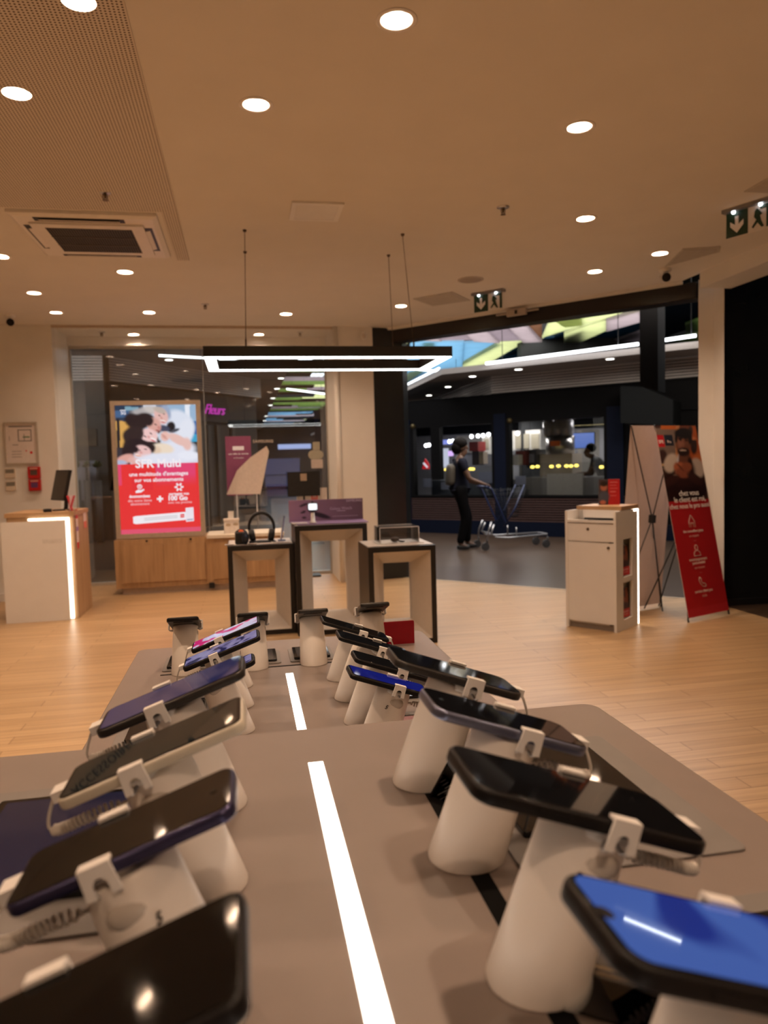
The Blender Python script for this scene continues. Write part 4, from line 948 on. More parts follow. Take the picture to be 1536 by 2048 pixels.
# ------------------------------------------------------------------ window dressing
t = thing('shop_window_board', 'white angular shop display panel standing in the window on a thin post', 'display panel', (.05, 9.45, 0)); o = Vector(t.location)
P = [py(x, y, 9.45) for x, y in ((533,892),(538,903),(521,988),(453,989),(474,941),(499,916))]
MB().prism([(p.x, 9.45, p.z) for p in P], (0,.02,0)).build('panel', mat('pale panel', (.70,.62,.58), .6), t, origin=o)
zc = min(p.z for p in P); xm = (P[2].x + P[3].x)/2
for px in (474, 514): 
    x = py(px, 1000, 9.46).x; MB().cyl((x,9.46,.02),(x,9.46,zc+.01),.007,n=10).build('post', steel, t, origin=o)
MB().box((xm-.26,9.10-.0,0),(xm+.26,9.26,.02)).build('foot', black, t, origin=o) if False else MB().slab((xm,9.46,0), X3, Y3, Z3, .42, .16, .02, .01, bev=.002).build('foot', black, t, origin=o)
for px in (474, 514):
    x = py(px, 1000, 9.46).x; MB().tube([(x,9.46,.16),(x,9.40,.015)], .007).build('brace', steel, t, origin=o)
# posters and stickers on the inside of the pane
gy = 9.62
def onglass(pxs): return [py(x, y, gy) for x, y in pxs]
P = onglass(((450,873),(501,872),(501,990),(455,992)))
t = thing('window_poster', 'mauve poster with white heading hung inside the window behind the white angular panel', 'poster', (sum(p.x for p in P)/4, gy, P[2].z)); o = Vector(t.location)
x0, x1, z0, z1 = P[0].x, P[1].x, P[2].z, P[0].z
MB().box((x0,gy-.006,z0),(x1,gy,z1)).build('sheet', mat('mauve poster', s2l(132,70,98), .5, emit=s2l(132,70,98), es=.12), t, origin=o)
ws = mat('poster white', (.75,.72,.74), .5, emit=(.75,.7,.72), es=.15)
MB().slab(((x0+x1)/2,gy-.0062,z1-.15), X3, Z3, -Y3, .14, .05, .001, .01).build('heading_plate', ws, t, origin=o)
text('une offre de rentrée', .030, ws, t, ((x0+x1)/2, gy-.0066, z1-.22), X3, Z3, bold=.0005, root=o)
text('en boutique', .026, ws, t, ((x0+x1)/2, gy-.0066, z1-.27), X3, Z3, root=o)
P = py(526, 883, gy)
t = thing('window_lettering', 'pale SAMSUNG lettering on the window above the white angular panel', 'lettering', (P.x, gy, P.z))
text('SAMSUNG', .052, mat('pale lettering', (.6,.54,.48), .5), t, (0,0,0), X3, Z3, bold=.001, space=1.1, depth=.002)
def sticker(pxs, label, m, shape, extra=None):
    P = onglass(pxs); x0, x1, z0, z1 = P[0].x, P[1].x, P[1].z, P[0].z; c = Vector(((x0+x1)/2, gy, (z0+z1)/2))
    t = thing('window_sticker', label, 'sticker', c, 0, 'stickers on the shop window')
    (MB().slab((0,0,0), X3, Z3, -Y3, x1-x0, z1-z0, .0015, min(x1-x0, z1-z0)*shape) ).build('sheet', m, t)
    return t, x1-x0, z1-z0
kh = mat('khaki sticker', (.40,.38,.30), .6)
sticker(((616,901),(647,918)), 'khaki oval sticker on the window beside the pillar', kh, .49)
sticker(((622,919),(646,936)), 'pale square sticker below the khaki oval one', mat('pale sticker', (.60,.52,.48), .6), .1)
sticker(((625,884),(640,900)), 'khaki square sticker above the khaki oval one', kh, .1)
t, ww, hh = sticker(((593,977),(655,1010)), 'white notice with a pink square on the window above the purple board', mat('notice white', (.66,.60,.57), .6), .05)
MB().box((-.015,-.003,-hh*.3),(.075,-.0016,hh*.35)).build('pink_square', mat('notice pink', s2l(214,120,118), .5), t)
text('SFR', .03, whiteprint, t, (.03,-.0034,0), X3, Z3)
# black box seen in the window with a small tag
P = onglass(((573,944),(638,972)))
t = thing('screen', 'black screen with a small tag facing the mall, low in the window', 'screen', ((P[0].x+P[1].x)/2, 9.5, P[1].z))
x0, x1, z0, z1 = P[0].x, P[1].x, P[1].z, P[0].z; o = Vector(t.location)
MB().box((x0,9.50,z0-.12),(x1,9.53,z1)).build('panel', black, t, origin=o)
MB().box(((x0+x1)/2-.04,9.497,(z0+z1)/2-.02),((x0+x1)/2+.04,9.5,(z0+z1)/2+.07)).build('tag', mat('tag beige', (.40,.30,.22), .5), t, origin=o)
MB().cyl(((x0+x1)/2,9.515,.02),((x0+x1)/2,9.515,z0-.1),.014,n=12).build('post', black, t, origin=o)
MB().slab(((x0+x1)/2,9.45,0), X3, Y3, Z3, .34, .22, .02, .02, bev=.004).build('foot', black, t, origin=o)

# ------------------------------------------------------------------ white reception desk on the right
t = thing('reception_desk', 'white reception desk with oak top and lit edge on the right', 'desk', (2.89, 5.745, 0), math.radians(-53))
# local x runs along the clerk side (left to right in the photo), local y away from the shop
W, D, Hh = .222, .205, 1.0
wl = whitegloss
MB().box((-W,-D,.0),(-W+.022,D,Hh-.035)).build('side_panel', wl, t)
q = MB().box((W-.022,-D,0),(W,-.08,Hh-.035)).box((W-.022,.09,0),(W,D-.012,Hh-.035)).box((W-.022,-.08,0),(W,.09,.085)).box((W-.022,-.08,.385),(W,.09,.43)).box((W-.022,-.08,.735),(W,.09,Hh-.035))
sp = q.build('side_panel', wl, t)
for z0, z1 in ((.085,.385),(.43,.735)):
    MB().box((W-.075,-.08,z0),(W-.07,.09,z1)).build('niche', mat('niche beige', (.52,.43,.35), .6), sp)
MB().box((-W+.022,-D+.006,.06),(W-.022,-D+.02,.71)).build('door', wl, t)
MB().box((-W+.022,-D+.02,.045),(W-.07,D-.012,.80)).build('carcass', white, t)
MB().box((-W+.022,-D+.006,.722),(W-.022,-D+.02,.865)).build('drawer', wl, t)
MB().box((-W+.022,-D,.872),(W-.022,-D+.02,.892)).build('rail', wl, t)
MB().box((-W+.022,-D+.02,.872),(W-.022,.0,.884)).build('shelf', wl, t)
MB().box((-W+.022,-.02,.884),(W-.022,D-.012,Hh-.03)).build('upstand', wl, t)
MB().box((-W+.11,-.10,.905),(W-.022,-.02,Hh-.03)).build('keyboard_hood', wl, t)
MB().box((-W+.12,-.102,.890),(W-.03,-.03,.9045)).build('slot', black, t)
MB().box((-W+.05,-.10,Hh-.03),(W-.002,D+.012,Hh)).build('worktop', oakH, t)
for x, z in ((-.02,.82),(.155,.675)): MB().cyl((x,-D+.006,z),(x,-D-.002,z),.011,n=14).build('lock', mat('lock metal', (.14,.11,.09), .35, .6), t)
MB().box((-W+.03,-D+.03,.0),(W-.03,D-.03,.045)).build('plinth', mat('plinth shade', (.25,.21,.18), .6), t)
MB().box((W-.016,D-.012,.006),(W+.001,D+.006,Hh-.035)).box((W-.016,D-.085,Hh-.052),(W+.001,D-.012,Hh-.035)).build('light_strip', strip_c, t)
MB().box((-W,D-.012,0),(W-.016,D,Hh-.03)).build('back_panel', oak, t)
def ffn_(top): 
    return painter((34,24,22), [(.5,.30,.30,.20,0,.5,(150,80,50)), (.5,.22,.16,.10,0,.5,(70,40,30)), (.75,.25,.14,.3,0,.6,(150,70,30)), (.5,.62,.42,.10,0,.5,(60,20,16)), ('r',0,.72,1,1,(196,26,34)), ('r',0,.05,.16,.16,(196,26,34)), ('r',.15,.78,.85,.83,(220,150,150)), ('r',.25,.88,.75,.91,(220,150,150))])
cprint = printed('catalogue print', 0)
for z0, lab in ((.43, 'red and black catalogue in the upper niche of the white desk'), (.085, 'red and black catalogue in the lower niche of the white desk')):
    loc = t.matrix_basis @ Vector((W-.05, 0, z0)); 
    Rm = Matrix.Rotation(math.radians(-53), 4, 'Z')
    loc = Vector((2.89,5.745,0)) + Rm @ Vector((W-.05, 0, z0))
    c = thing('catalogue', lab, 'catalogue', loc, math.radians(-53), 'catalogues in the desk niches')
    MB().obox((.008,.01,.125), Y3, Vector((-.08,0,1)).normalized(), Vector((1,0,.08)).normalized(), .07, .118, .006).build('pages', mat('catalogue paper', (.6,.55,.5), .6), c)
    picture('cover', cprint, c, Vector((.0145,-.06,.243)), Y3, Vector((-.08,0,1)), .14, .236, 24, 40, ffn_(1))
loc = Vector((2.89,5.745,0)) + Matrix.Rotation(math.radians(-53), 4, 'Z') @ Vector((.02, .10, Hh))
c = thing('leaflet_stand', 'small red leaflet with a portrait standing on the white desk', 'leaflet', loc, math.radians(-20))
MB().box((-.085,-.004,.0),(.085,.0,.212)).build('sheet', mat('leaflet card', (.6,.55,.5), .5), c)
picture('print', printed('catalogue print', 0), c, (-.085,-.0046,.212), X3, Z3, .17, .212, 34, 42, painter((190,30,38), [('r',0,0,.46,1,(60,52,60)), (.25,.30,.16,.16,0,.5,(176,110,86)), (.25,.18,.18,.10,0,.5,(40,30,28)), (.25,.68,.26,.22,0,.5,(70,80,100)), (.2,.9,.14,.08,0,.5,(190,110,90)), ('r',.55,.10,.9,.14,(226,150,150)), ('r',.55,.22,.85,.26,(216,120,120)), ('r',.55,.34,.9,.38,(216,120,120)), ('r',.55,.46,.8,.5,(216,120,120)), ('r',.55,.62,.85,.66,(216,120,120))]))
MB().box((-.085,0,0),(.085,.05,.004)).build('foot', acrylic, c)

# ------------------------------------------------------------------ X banners
def banner(label, bl, br, topshift, ztop, fn, txt=None, feet=None):
    bl, br = Vector((*bl, .035)), Vector((*br, .035)); e = (br - bl).normalized(); nb = Vector((-e.y, e.x, 0))
    Wb = (br - bl).length; t = thing('banner_stand', label, 'banner', ((bl+br)/2).xy.to_3d(), 0, 'X frame banners beside the opening'); o = Vector(t.location)
    tl = bl + nb*topshift + Z3*(ztop-.035); up = (tl - bl); Hb = up.length; upn = up.normalized(); fn_ = e.cross(upn)
    q = MB(); q.obox((bl+br)/2 + up/2 - fn_*.0012, e, upn, fn_, Wb/2, Hb/2, .0012)
    q.build('backing', mat('banner back', (.68,.56,.52), .6, var=.02), t, origin=o)
    pic = picture('print', printed('banner print', 0), t, tl + fn_*.0006, e, upn, Wb, Hb, 60, 170, fn, root=o)
    if txt: txt(t, lambda u, v: tl + e*(Wb*u) - upn*(Hb*v) + fn_*.0012, e, upn, o)
    hub = (bl+br)/2 + up*.5 - fn_*.07
    MB().obox(hub, e, upn, fn_, .022, .035, .022).build('hub', black, t, origin=o)
    for P in (bl, br, tl, tl + e*Wb):
        inset = (P - ((bl+br)/2 + up/2)) * .985 + ((bl+br)/2 + up/2)
        MB().tube([hub, inset - fn_*.008, P - fn_*.001 + (P - hub).normalized()*.004], .0055, n=8).build('arm', black, t, origin=o)
    for P in (bl, br): MB().tube([P - fn_*.008, Vector((P.x, P.y, .0)) ], .007, n=8).build('front_foot', black, t, origin=o)
    for s in (-.10, .10):
        f = hub + e*s + nb*.36
        if feet: f = feet[0 if s < 0 else 1]
        MB().tube([hub, Vector((f.x, f.y, .006))], .006, n=8).build('rear_leg', black, t, origin=o)
    return t
bman = painter((92,64,52), [
 ('r',380,60,640,520,(130,112,102)), ('r',460,60,600,134,(200,106,42)), ('r',600,60,632,420,(204,140,92)), ('r',632,60,860,150,(120,62,36)), ('r',400,60,460,130,(70,44,36)),
 (770,150,60,60,0,.5,(196,96,40)), (800,330,70,130,0,.5,(184,88,38)), (775,290,32,80,0,.4,(50,32,28)), (820,430,60,60,0,.5,(206,112,52)), (740,140,24,50,0,.5,(64,38,30)), (770,215,30,16,0,.5,(216,130,78)),
 (480,405,42,70,0,.35,(70,46,42)), ('r',440,478,560,492,(204,170,122)), ('r',450,492,560,520,(52,38,34)), ('r',440,530,620,900,(72,48,38)),
 (690,690,240,170,0,.3,(42,22,21)), (560,465,62,95,14,.3,(208,194,182)), (812,500,60,95,-18,.3,(206,192,182)), (690,560,100,150,0,.35,(52,28,26)),
 (680,410,48,62,0,.35,(112,70,54)), (672,272,72,118,0,.22,(120,76,58)), (646,255,26,62,5,.8,(156,104,84)), (672,168,84,52,0,.3,(24,17,15)), (738,215,20,60,0,.4,(30,20,18)), (604,215,12,50,0,.4,(30,20,18)),
 (645,236,17,7,0,.5,(26,16,14)), (702,236,17,7,0,.5,(26,16,14)), (645,220,22,5,-6,.5,(30,20,16)), (702,220,22,5,6,.5,(30,20,16)), (672,278,11,26,0,.8,(150,98,78)), (676,352,58,42,0,.35,(48,31,27)), (670,336,30,9,0,.45,(220,198,184)),
 (618,470,9,90,6,.5,(204,206,214)), (742,470,22,70,-8,.5,(44,30,30)),
 (645,505,62,52,25,.35,(186,106,72)), (706,498,52,46,-30,.35,(152,86,60)), (668,560,70,46,10,.4,(146,82,60)), (640,492,34,8,40,.5,(120,64,46)), (660,520,34,8,40,.5,(120,64,46)), (600,600,22,26,0,.4,(196,176,160)), (560,640,90,42,-38,.4,(60,33,29)), (790,610,90,42,36,.4,(62,34,30)),
])
bred = painter((186,36,40), [('r',0,.955,1,1,(198,46,54)), ('r',.0,.055,.16,.115,(206,36,46)), ('r',.18,.05,.37,.11,(36,42,58))])
def bfn(u, v):
    if v > .405 or (.05 < v < .115 and u < .16) or (.05 < v < .11 and .18 < u < .37): return bred(u, v)
    return bman(405 + 340*v + (385 - 15*v)*u, 100 + 1850*v - u*(10 + 100*v))
wb = mat('banner white print', (.72,.60,.56), .5); wb2 = mat('banner faint print', (.56,.26,.24), .5)
def btxt(t, P, e, up, o):
    def T(s, size, u, v, m=wb, b=.0006): text(s, size, m, t, P(u, v), e, up, bold=b, root=o, depth=.0004)
    T('SFR', .042, .08, .088, whiteprint); T('Pro', .036, .275, .088, wb)
    T('chez vous', .068, .53, .365, whiteprint); T('le client est roi,', .068, .53, .398, whiteprint); T('chez nous le pro aussi', .060, .50, .432, whiteprint)
    T('des conseillers pros', .034, .47, .565); T('en magasin', .030, .47, .59, wb2); T('—', .03, .47, .615, wb2)
    T('accompagnement', .034, .47, .712); T('personnalisé', .034, .47, .731); T('sur mesure', .030, .47, .756, wb2); T('—', .03, .47, .782, wb2)
    T('service client pro', .034, .47, .878); T('dédié', .030, .47, .903, wb2)
    def line(pts, nm, r=.0028):
        MB().tube([P(u, v) for u, v in pts], r, n=6).build(nm, wb, t, origin=o)
    line([(.40,.545),(.40,.515),(.47,.482),(.54,.515),(.54,.545)], 'house_icon'); line([(.44,.545),(.44,.522),(.50,.522),(.50,.545)], 'house_icon')
    line([(.47+.035*math.cos(a), .652+.014*math.sin(a)) for a in [2*PI*i/14 for i in range(15)]], 'person_icon'); line([(.39,.695),(.40,.678),(.44,.668),(.50,.668),(.54,.678),(.55,.695),(.39,.695)], 'person_icon')
    line([(.42,.805),(.40,.82),(.42,.84),(.47,.855),(.53,.858),(.55,.848),(.51,.838),(.48,.84),(.45,.828),(.46,.815),(.42,.805)], 'handset_icon')
banner('red X frame banner with a bearded man in an apron, right of the white desk', (3.60,5.62), (4.115,5.82), .33, 1.655, bfn, txt=btxt)
a, b = pz(1321, 1206, .035), pz(1226, 1212, .035)
banner('X frame banner seen from its blank white back, behind the white desk', (a.x,a.y), (a.x-.515,a.y-.16), .17, 1.66, bfn, feet=(pz(1317,1199,.006), pz(1325,1222,.006)))
# ------------------------------------------------------------------ the mall outside
R2 = math.sqrt(.5)
KE, KN = Vector((R2, -R2, 0)), Vector((R2, R2, 0))      # along the kiosk front, and into it
def kpx(x, y, dep=0.0):
    p = pn(x, y, (1, 1, 0), 18 + dep * 2 * R2); q = p - Vector((9, 9, 0)); return q.dot(KE), p.z
def kpt(s, dep, z): return Vector((9, 9, 0)) + KE*s + KN*dep + Z3*z
def kb(mb, s0, s1, d0, d1, z0, z1):
    return mb.obox((kpt((s0+s1)/2, (d0+d1)/2, (z0+z1)/2)), KE, KN, Z3, abs(s1-s0)/2, abs(d1-d0)/2, abs(z1-z0)/2)
S = lambda x: kpx(x, 930)[0]
navy = mat('kiosk navy', (.005,.008,.022), .5, var=.1, spec=.15)
kblack = mat('kiosk black', (.004,.004,.005), .6, spec=.12)
slatw = mat('kiosk slat wood', (.085,.048,.046), .5, var=.15)
zs, zt_, zf = .745, 2.13, 2.60
struct(kb(MB(), S(640), S(1420), -.02, .12, 0, .26).build('wall_mall', navy))
struct(kb(MB(), S(640), S(1420), 0.0, .12, zt_, zf).build('wall_mall', kblack))
pan = MB()
n = 11
for k in range(n):
    z = .275 + k*(zs-.30)/(n-1); kb(pan, S(790), S(1300), -.015, .04, z-.011, z+.011)
struct(pan.build('trim_7', slatw)); struct(kb(MB(), S(640), S(1420), .04, .1, .26, zs).build('wall_mall', kblack))
pil = MB()
for x0, x1 in ((640,822),(990,1013),(1215,1248)): kb(pil, S(x0), S(x1), -.03, .12, 0, 2.25)
struct(pil.build('wall_mall', navy))
struct(kb(MB(), S(1248), S(1420), 0, .12, .26, 2.1).build('wall_mall', kblack))
kn = 0
for x0, x1 in ((822,990),(1013,1215)):
    kn += 1
    gpane = kb(MB(), S(x0), S(x1), .05, .06, zs, zt_).build('window_%d' % (kn+1), pane('kiosk glass', (.9,.92,.95), 1.4)); struct(gpane)
    f = MB()
    kb(f, S(x0), S(x1), -.03, .10, zt_-.05, zt_+.02); kb(f, S(x0), S(x1), -.03, .10, zs-.04, zs); kb(f, S(x0), S(x0)+.085, -.03, .1, zs, zt_-.05); kb(f, S(x1)-.05, S(x1), -.03, .1, zs, zt_-.05)
    if kn == 1: kb(f, S(864), S(882), -.03, .1, zs+.3, zt_-.05)
    f.build('window_frame', kblack, gpane)
    p = kpt(S(x0)+.10, -.05, zt_-.02); c = tag(MB().ball((0,0,0), .05, n=12).build('spotlight', mat('brass spot', (.10,.075,.03), .4, .6), loc=p), 'small brass spotlight at the upper left corner of the %s kiosk window' % ('left' if kn == 1 else 'right'), 'spotlight', 'brass spots on the kiosk')
# kiosk shell
kin = mat('kiosk inside wall', (.36,.36,.38), .6, var=.05)
struct(kb(MB(), S(640), S(1420), 3.4, 3.5, 0, 2.6).build('wall_mall', kin))
struct(kb(MB(), S(640), S(1420), .12, 3.5, 2.30, 2.36).build('ceiling', mat('kiosk ceiling', (.02,.02,.022), .7)))  # ceiling coloured near black to carry the kiosk's inner darkness
struct(kb(MB(), S(640), S(1420), 3.30, 3.39, 2.05, 2.30).build('trim_14', kblack))  # black band standing in for the darkness high on the back wall
struct(MB().obox(kpt(S(640)-.06, 1.75, 1.3), KE, KN, Z3, .06, 1.75, 1.3).build('wall_mall', navy))
struct(kb(MB(), S(640), S(1420), .0, 3.5, zf-.02, zf+.02).build('wall_mall', kblack))
def small(nm, label, cat, mb, m, group=None, parts=()):
    cs = sum((p for p in mb.v), Vector()) / len(mb.v); c = Vector((cs.x, cs.y, min(p.z for p in mb.v)))
    if not parts: return tag(mb.build(nm, m, origin=c), label, cat, group)
    t = thing(nm, label, cat, c, 0, group); mb.build('body', m, t, origin=c)
    for pn_, pm, pmat in parts: pm.build(pn_, pmat, t, origin=c)
    return t
def kbx(x0, y0, x1, y1, d0, d1): 
    a, b = kpx(x0, y0, d0), kpx(x1, y1, d0); return kb(MB(), a[0], b[0], d0, d1, min(a[1], b[1]), max(a[1], b[1]))
# counters inside
cz = 1.22
t = thing('bakery_counter', 'pale glass bakery counter inside the right kiosk window', 'counter', kpt((S(1019)+S(1215))/2, .7, 0)); o = Vector(t.location)
kb(MB(), S(1019), S(1215), .5, 1.15, .05, 1.05).build('body', mat('bakery counter body', (.20,.19,.17), .5), t, origin=o)
kb(MB(), S(1073), S(1147), .47, .5, .62, 1.12).build('front', mat('bakery counter front', (.46,.44,.38), .5), t, origin=o)
kb(MB(), S(1019), S(1215), .5, .52, 1.05, 1.32).build('glass', acrylic, t, origin=o)
t = thing('bakery_counter', 'dark bakery counter with price cards inside the left kiosk window', 'counter', kpt((S(833)+S(988))/2, .7, 0)); o = Vector(t.location)
kb(MB(), S(836), S(986), .5, 1.15, .05, 1.02).build('body', mat('dark counter body', (.09,.10,.11), .4), t, origin=o)
kb(MB(), S(836), S(986), .5, .52, 1.02, 1.30).build('glass', acrylic, t, origin=o)
cardm = mat('blueish card', (.26,.28,.36), .6)
for (x0,y0,x1,y1), lab in (((846,957,863,974),'blue-grey price card at the left of the left kiosk window'),((882,964,897,979),'blue-grey price card beside the walking person'),((1030,952,1051,970),'blue-grey price card in the left of the right kiosk window'),((957,944,988,966),'wide grey price card at the right of the left kiosk window')):
    small('price_card', lab, 'card', kbx(x0,y0,x1,y1,.16,.18), cardm, 'cards in the kiosk windows')
yl = glow('amber lamp', (1.0, .72, .12), 3.2)
for i, (x, y) in enumerate(((876,940),(892,939),(899,939),(941,938),(946,938),(1065,934),(1075,933),(1103,933),(1117,932),(1133,932),(1142,932),(1153,931),(1203,934))):
    s_, z_ = kpx(x, y, .55); names = 'first second third fourth fifth sixth seventh eighth ninth tenth eleventh twelfth thirteenth'.split()
    tag(MB().ball((0,0,0), .042, .042, .030, n=12).build('counter_lamp', yl, loc=kpt(s_, .55, z_)), 'small amber lamp over the bakery counters, %s from the left' % names[i], 'lamp', 'amber lamps over the bakery counters')
# kiosk inside lights and things
for i, (x, y) in enumerate(((899,883),(906,882),(913,881),(921,879),(943,873),(956,872),(966,871),(977,869),(852,891),(858,890),(1035,867))):
    s_, z_ = kpx(x, y, 2.2); names = 'first second third fourth fifth sixth seventh eighth ninth tenth eleventh'.split()
    tag(MB().ball((0,0,0), .045, n=12).build('spot_lamp', glow('kiosk spot', (1,.97,.95), 6), loc=kpt(s_, 2.2, min(z_, 2.24))), 'tiny white ceiling spot inside the kiosk, %s in the row order' % names[i], 'lamp', 'white spots inside the kiosk')
for k, (x, pw) in enumerate(((870,18),(940,26),(1060,14),(1170,14))):
    li = bpy.data.lights.new('kiosk_lamp', 'AREA'); li.shape = 'RECTANGLE'; li.size = 1.2; li.size_y = .3; li.energy = pw; li.color = (1, .93, .86)
    lo = bpy.data.objects.new('kiosk_lamp', li); COL.objects.link(lo); lo.location = kpt(S(x), 2.0, 2.28)
steelk = mat('kiosk steel', (.42,.40,.38), .28, .85)
s0, s1 = kpx(1082,900,1.3)[0], kpx(1137,900,1.3)[0]
za, zb_, zc_ = kpx(1110,908,1.3)[1], kpx(1110,872,1.3)[1], kpx(1110,836,1.3)[1]
t = thing('juice_machine', 'steel drum machine topped by three glass domes behind the right kiosk window', 'machine', kpt((s0+s1)/2, 1.6, 1.05)); o = Vector(t.location)
c = kpt((s0+s1)/2, 1.6, 0); rr = (s1-s0)/2
MB().cyl(c+Z3*za, c+Z3*zb_, rr, n=28).build('drum', steelk, t, origin=o)
kb(MB(), s0-.05, s1+.05, 1.35, 1.9, 1.05, za).build('base', mat('machine beige', (.45,.38,.30), .5), t, origin=o)
for k in (-.62, 0, .62): MB().lathe(c + KE*(rr*k) - KN*.1, [(.12,zb_),(.145,zb_+.1),(.135,zc_-.07),(.08,zc_-.01),(.001,zc_)], n=20).build('dome', mat('glass dome', (.42,.40,.42), .15, .3), t, origin=o)
MB().obox(c - KN*(rr+.002) + Z3*((za+zb_)/2+.03), KE, KN, Z3, .10, .004, .05).build('logo', mat('orange logo', s2l(226,110,40), .5), t, origin=o)
small('cupboard', 'pale cupboard with glazed doors on the back wall, right kiosk window', 'cupboard', kbx(1025,862,1081,899,2.6,2.9), mat('cupboard cream', (.52,.50,.46), .5), parts=[('door', kbx(1030,868,1042,897,2.57,2.6), mat('cupboard glass', (.30,.27,.20), .3)), ('door', kbx(1045,868,1058,897,2.57,2.6), mat('cupboard glass', (.30,.27,.20), .3)), ('door', kbx(1062,868,1078,897,2.57,2.6), mat('cupboard glass', (.30,.27,.20), .3))])
small('cupboard', 'pale cupboard at the back right of the left kiosk window', 'cupboard', kbx(964,872,980,908,2.6,2.9), mat('cupboard cream', (.52,.50,.46), .5), parts=[('door', kbx(968,878,977,898,2.57,2.6), mat('cupboard glass', (.30,.27,.20), .3))])
small('menu_screen', 'glowing blue menu screen behind the right kiosk window', 'screen', kbx(1145,866,1189,896,2.4,2.46), kblack, parts=[('picture', kbx(1146,867,1188,895,2.38,2.395), glow('kiosk blue screen', s2l(66,106,190), .9))])
small('light_bar', 'long amber light bar above the blue menu screen', 'lamp', kbx(1140,852,1213,848,2.0,2.04), glow('amber bar', (.95,.72,.30), 1.6))
small('coffee_machine', 'dark coffee machine left of the steel drum', 'machine', kbx(1053,900,1073,935,1.2,1.5), mat('dark machine', (.06,.06,.07), .3), parts=[('panel', kbx(1058,908,1068,925,1.18,1.2), mat('machine panel', (.22,.22,.26), .4))])
small('paper_bag', 'dark red bag at the left of the right kiosk window', 'bag', kbx(1031,902,1050,930,1.0,1.2), mat('dark red bag', (.16,.03,.02), .6))
small('paper_stack', 'white paper stack in the left corner of the right kiosk window', 'paper', kbx(1024,910,1037,930,.8,1.0), mat('white stack', (.55,.54,.5), .6))
small('lit_showcase', 'bright white lit panel at the left of the left kiosk window', 'panel', kbx(883,897,896,936,2.9,2.95), glow('white lit panel', (.85,.88,1), .75))
small('lit_sign', 'blue lit fascia strip inside the left kiosk window', 'sign', kbx(883,880,910,888,2.6,2.65), glow('blue lit strip', (.30,.36,.95), .9), parts=[('letter', kbx(896,902,906,912,2.58,2.6), glow('pink blue lamp', (.8,.5,1), 1.2))])
small('partition', 'pale panel wall right of the walking person, left kiosk window', 'panel', kbx(912,872,964,905,3.3,3.38), mat('pale kiosk panel', (.50,.47,.42), .6))
small('bottle_rack', 'red topped dispenser beside the walking person in the left kiosk window', 'dispenser', kbx(944,900,958,930,1.2,1.45), mat('dark dispenser', (.03,.02,.03), .4), parts=[('top', kbx(938,884,956,902,1.15,1.5), mat('dispenser red', (.30,.02,.02), .4))])
small('carton', 'beige carton standing right of the red topped dispenser', 'carton', kbx(958,904,967,928,1.2,1.4), mat('beige carton', (.36,.29,.22), .6))
a, b, c3 = kpx(844,938,1.0), kpx(858,938,1.0), kpx(850,917,1.0)
small('red_sign', 'small red pointed lit sign at the left end of the left kiosk window', 'sign', MB().prism([kpt(a[0],1.0,a[1]),kpt(b[0],1.0,b[1]),kpt(b[0],1.0,b[1]+.1),kpt(c3[0],1.0,c3[1])], KN*.03), glow('red lit sign', s2l(206,24,36), .8), parts=[('stroke', MB().obox(kpt((a[0]+b[0])/2+.01,.985,a[1]+.08), (KE*.7-Z3*.7), KN, (KE*.7+Z3*.7), .07, .01, .018), glow('white stroke', (.95,.85,.9), .9))])
# awning / side box and red sign at the right end
P = [kpx(x, y, -.5) for x, y in ((1241,772),(1284,774),(1346,800),(1346,852),(1241,846))]
struct(MB().prism([kpt(s_, -.5, z_) for s_, z_ in P], KN*.5).build('wall_mall', mat('dark grey awning', (.009,.010,.011), .6, spec=.15)))
t = thing('shop_sign', 'dark red lit shop sign box beside the white post', 'sign', py(1384, 812, 13.0)); o = Vector(t.location)
a, b = py(1367, 775, 13.0), py(1412, 812, 13.0)
MB().box((a.x,13.0,b.z),(b.x,13.25,a.z)).build('box', mat('dark red sign', (.06,.004,.008), .4, emit=(.16,.006,.02), es=.25), t, origin=o)
cc = py(1403, 788, 12.98); q = MB(); q.tube([(cc.x + .13*math.cos(a_), 12.985, cc.z + .13*math.sin(a_)) for a_ in [2*PI*i/20 for i in range(21)]], .03); q.build('letter', glow('violet letter', (.45,.40,.95), .9), t, origin=o)
struct(MB().box((7.2,15.2,0),(12.5,15.4,2.0)).build('wall_mall', mat('far pale wall', (.40,.37,.33), .6)))
struct(MB().box((6.0,15.6,0),(16,15.8,6)).build('wall_mall', mat('far dark wall', (.018,.019,.02), .6)))
for k, (x, y) in enumerate(((1397,878),(1399,942))):
    p = py(x, y, 14.5); tag(MB().ball((0,0,0), .05, n=12).build('spot_lamp', glow('kiosk spot', (1,.97,.95), 6), loc=p), ('upper' if k == 0 else 'lower') + ' white spot lamp shining at the edge of the white post', 'lamp', 'spots by the white post')
# slatted bulkhead over the kiosk, soffit, light line
bulk = mat('grey slat bulkhead', (.58,.53,.51), .6, var=.05); bulkd = mat('slat gap', (.03,.028,.027), .8)
sof = mat('white soffit', (.34,.31,.30), .7, var=.03)
A = kpx(985, 770, .2); zsb, zst = 2.55, kpx(985, 752, .2)[1]
def slats(nm, p0, p1, z0, z1, n, nrm):
    p0, p1 = Vector(p0), Vector(p1); e = (p1 - p0); L = e.length; e.normalize(); q = MB(); q.cur = 1
    q.obox((p0+p1)/2 + Z3*((z0+z1)/2) - nrm*.03, e, nrm, Z3, L/2, .02, (z1-z0)/2); q.cur = 0
    for k in range(n):
        z = z0 + (k+.5)*(z1-z0)/n; q.obox((p0+p1)/2 + Z3*z, e, nrm, Z3, L/2, .02, (z1-z0)/n*.33)
    struct(q.build(nm, [bulk, bulkd]))
c0 = kpt(A[0], .2, 0)
slats('trim_8', c0, kpt(S(1500), .2, 0), zsb, zst, 9, -KN)
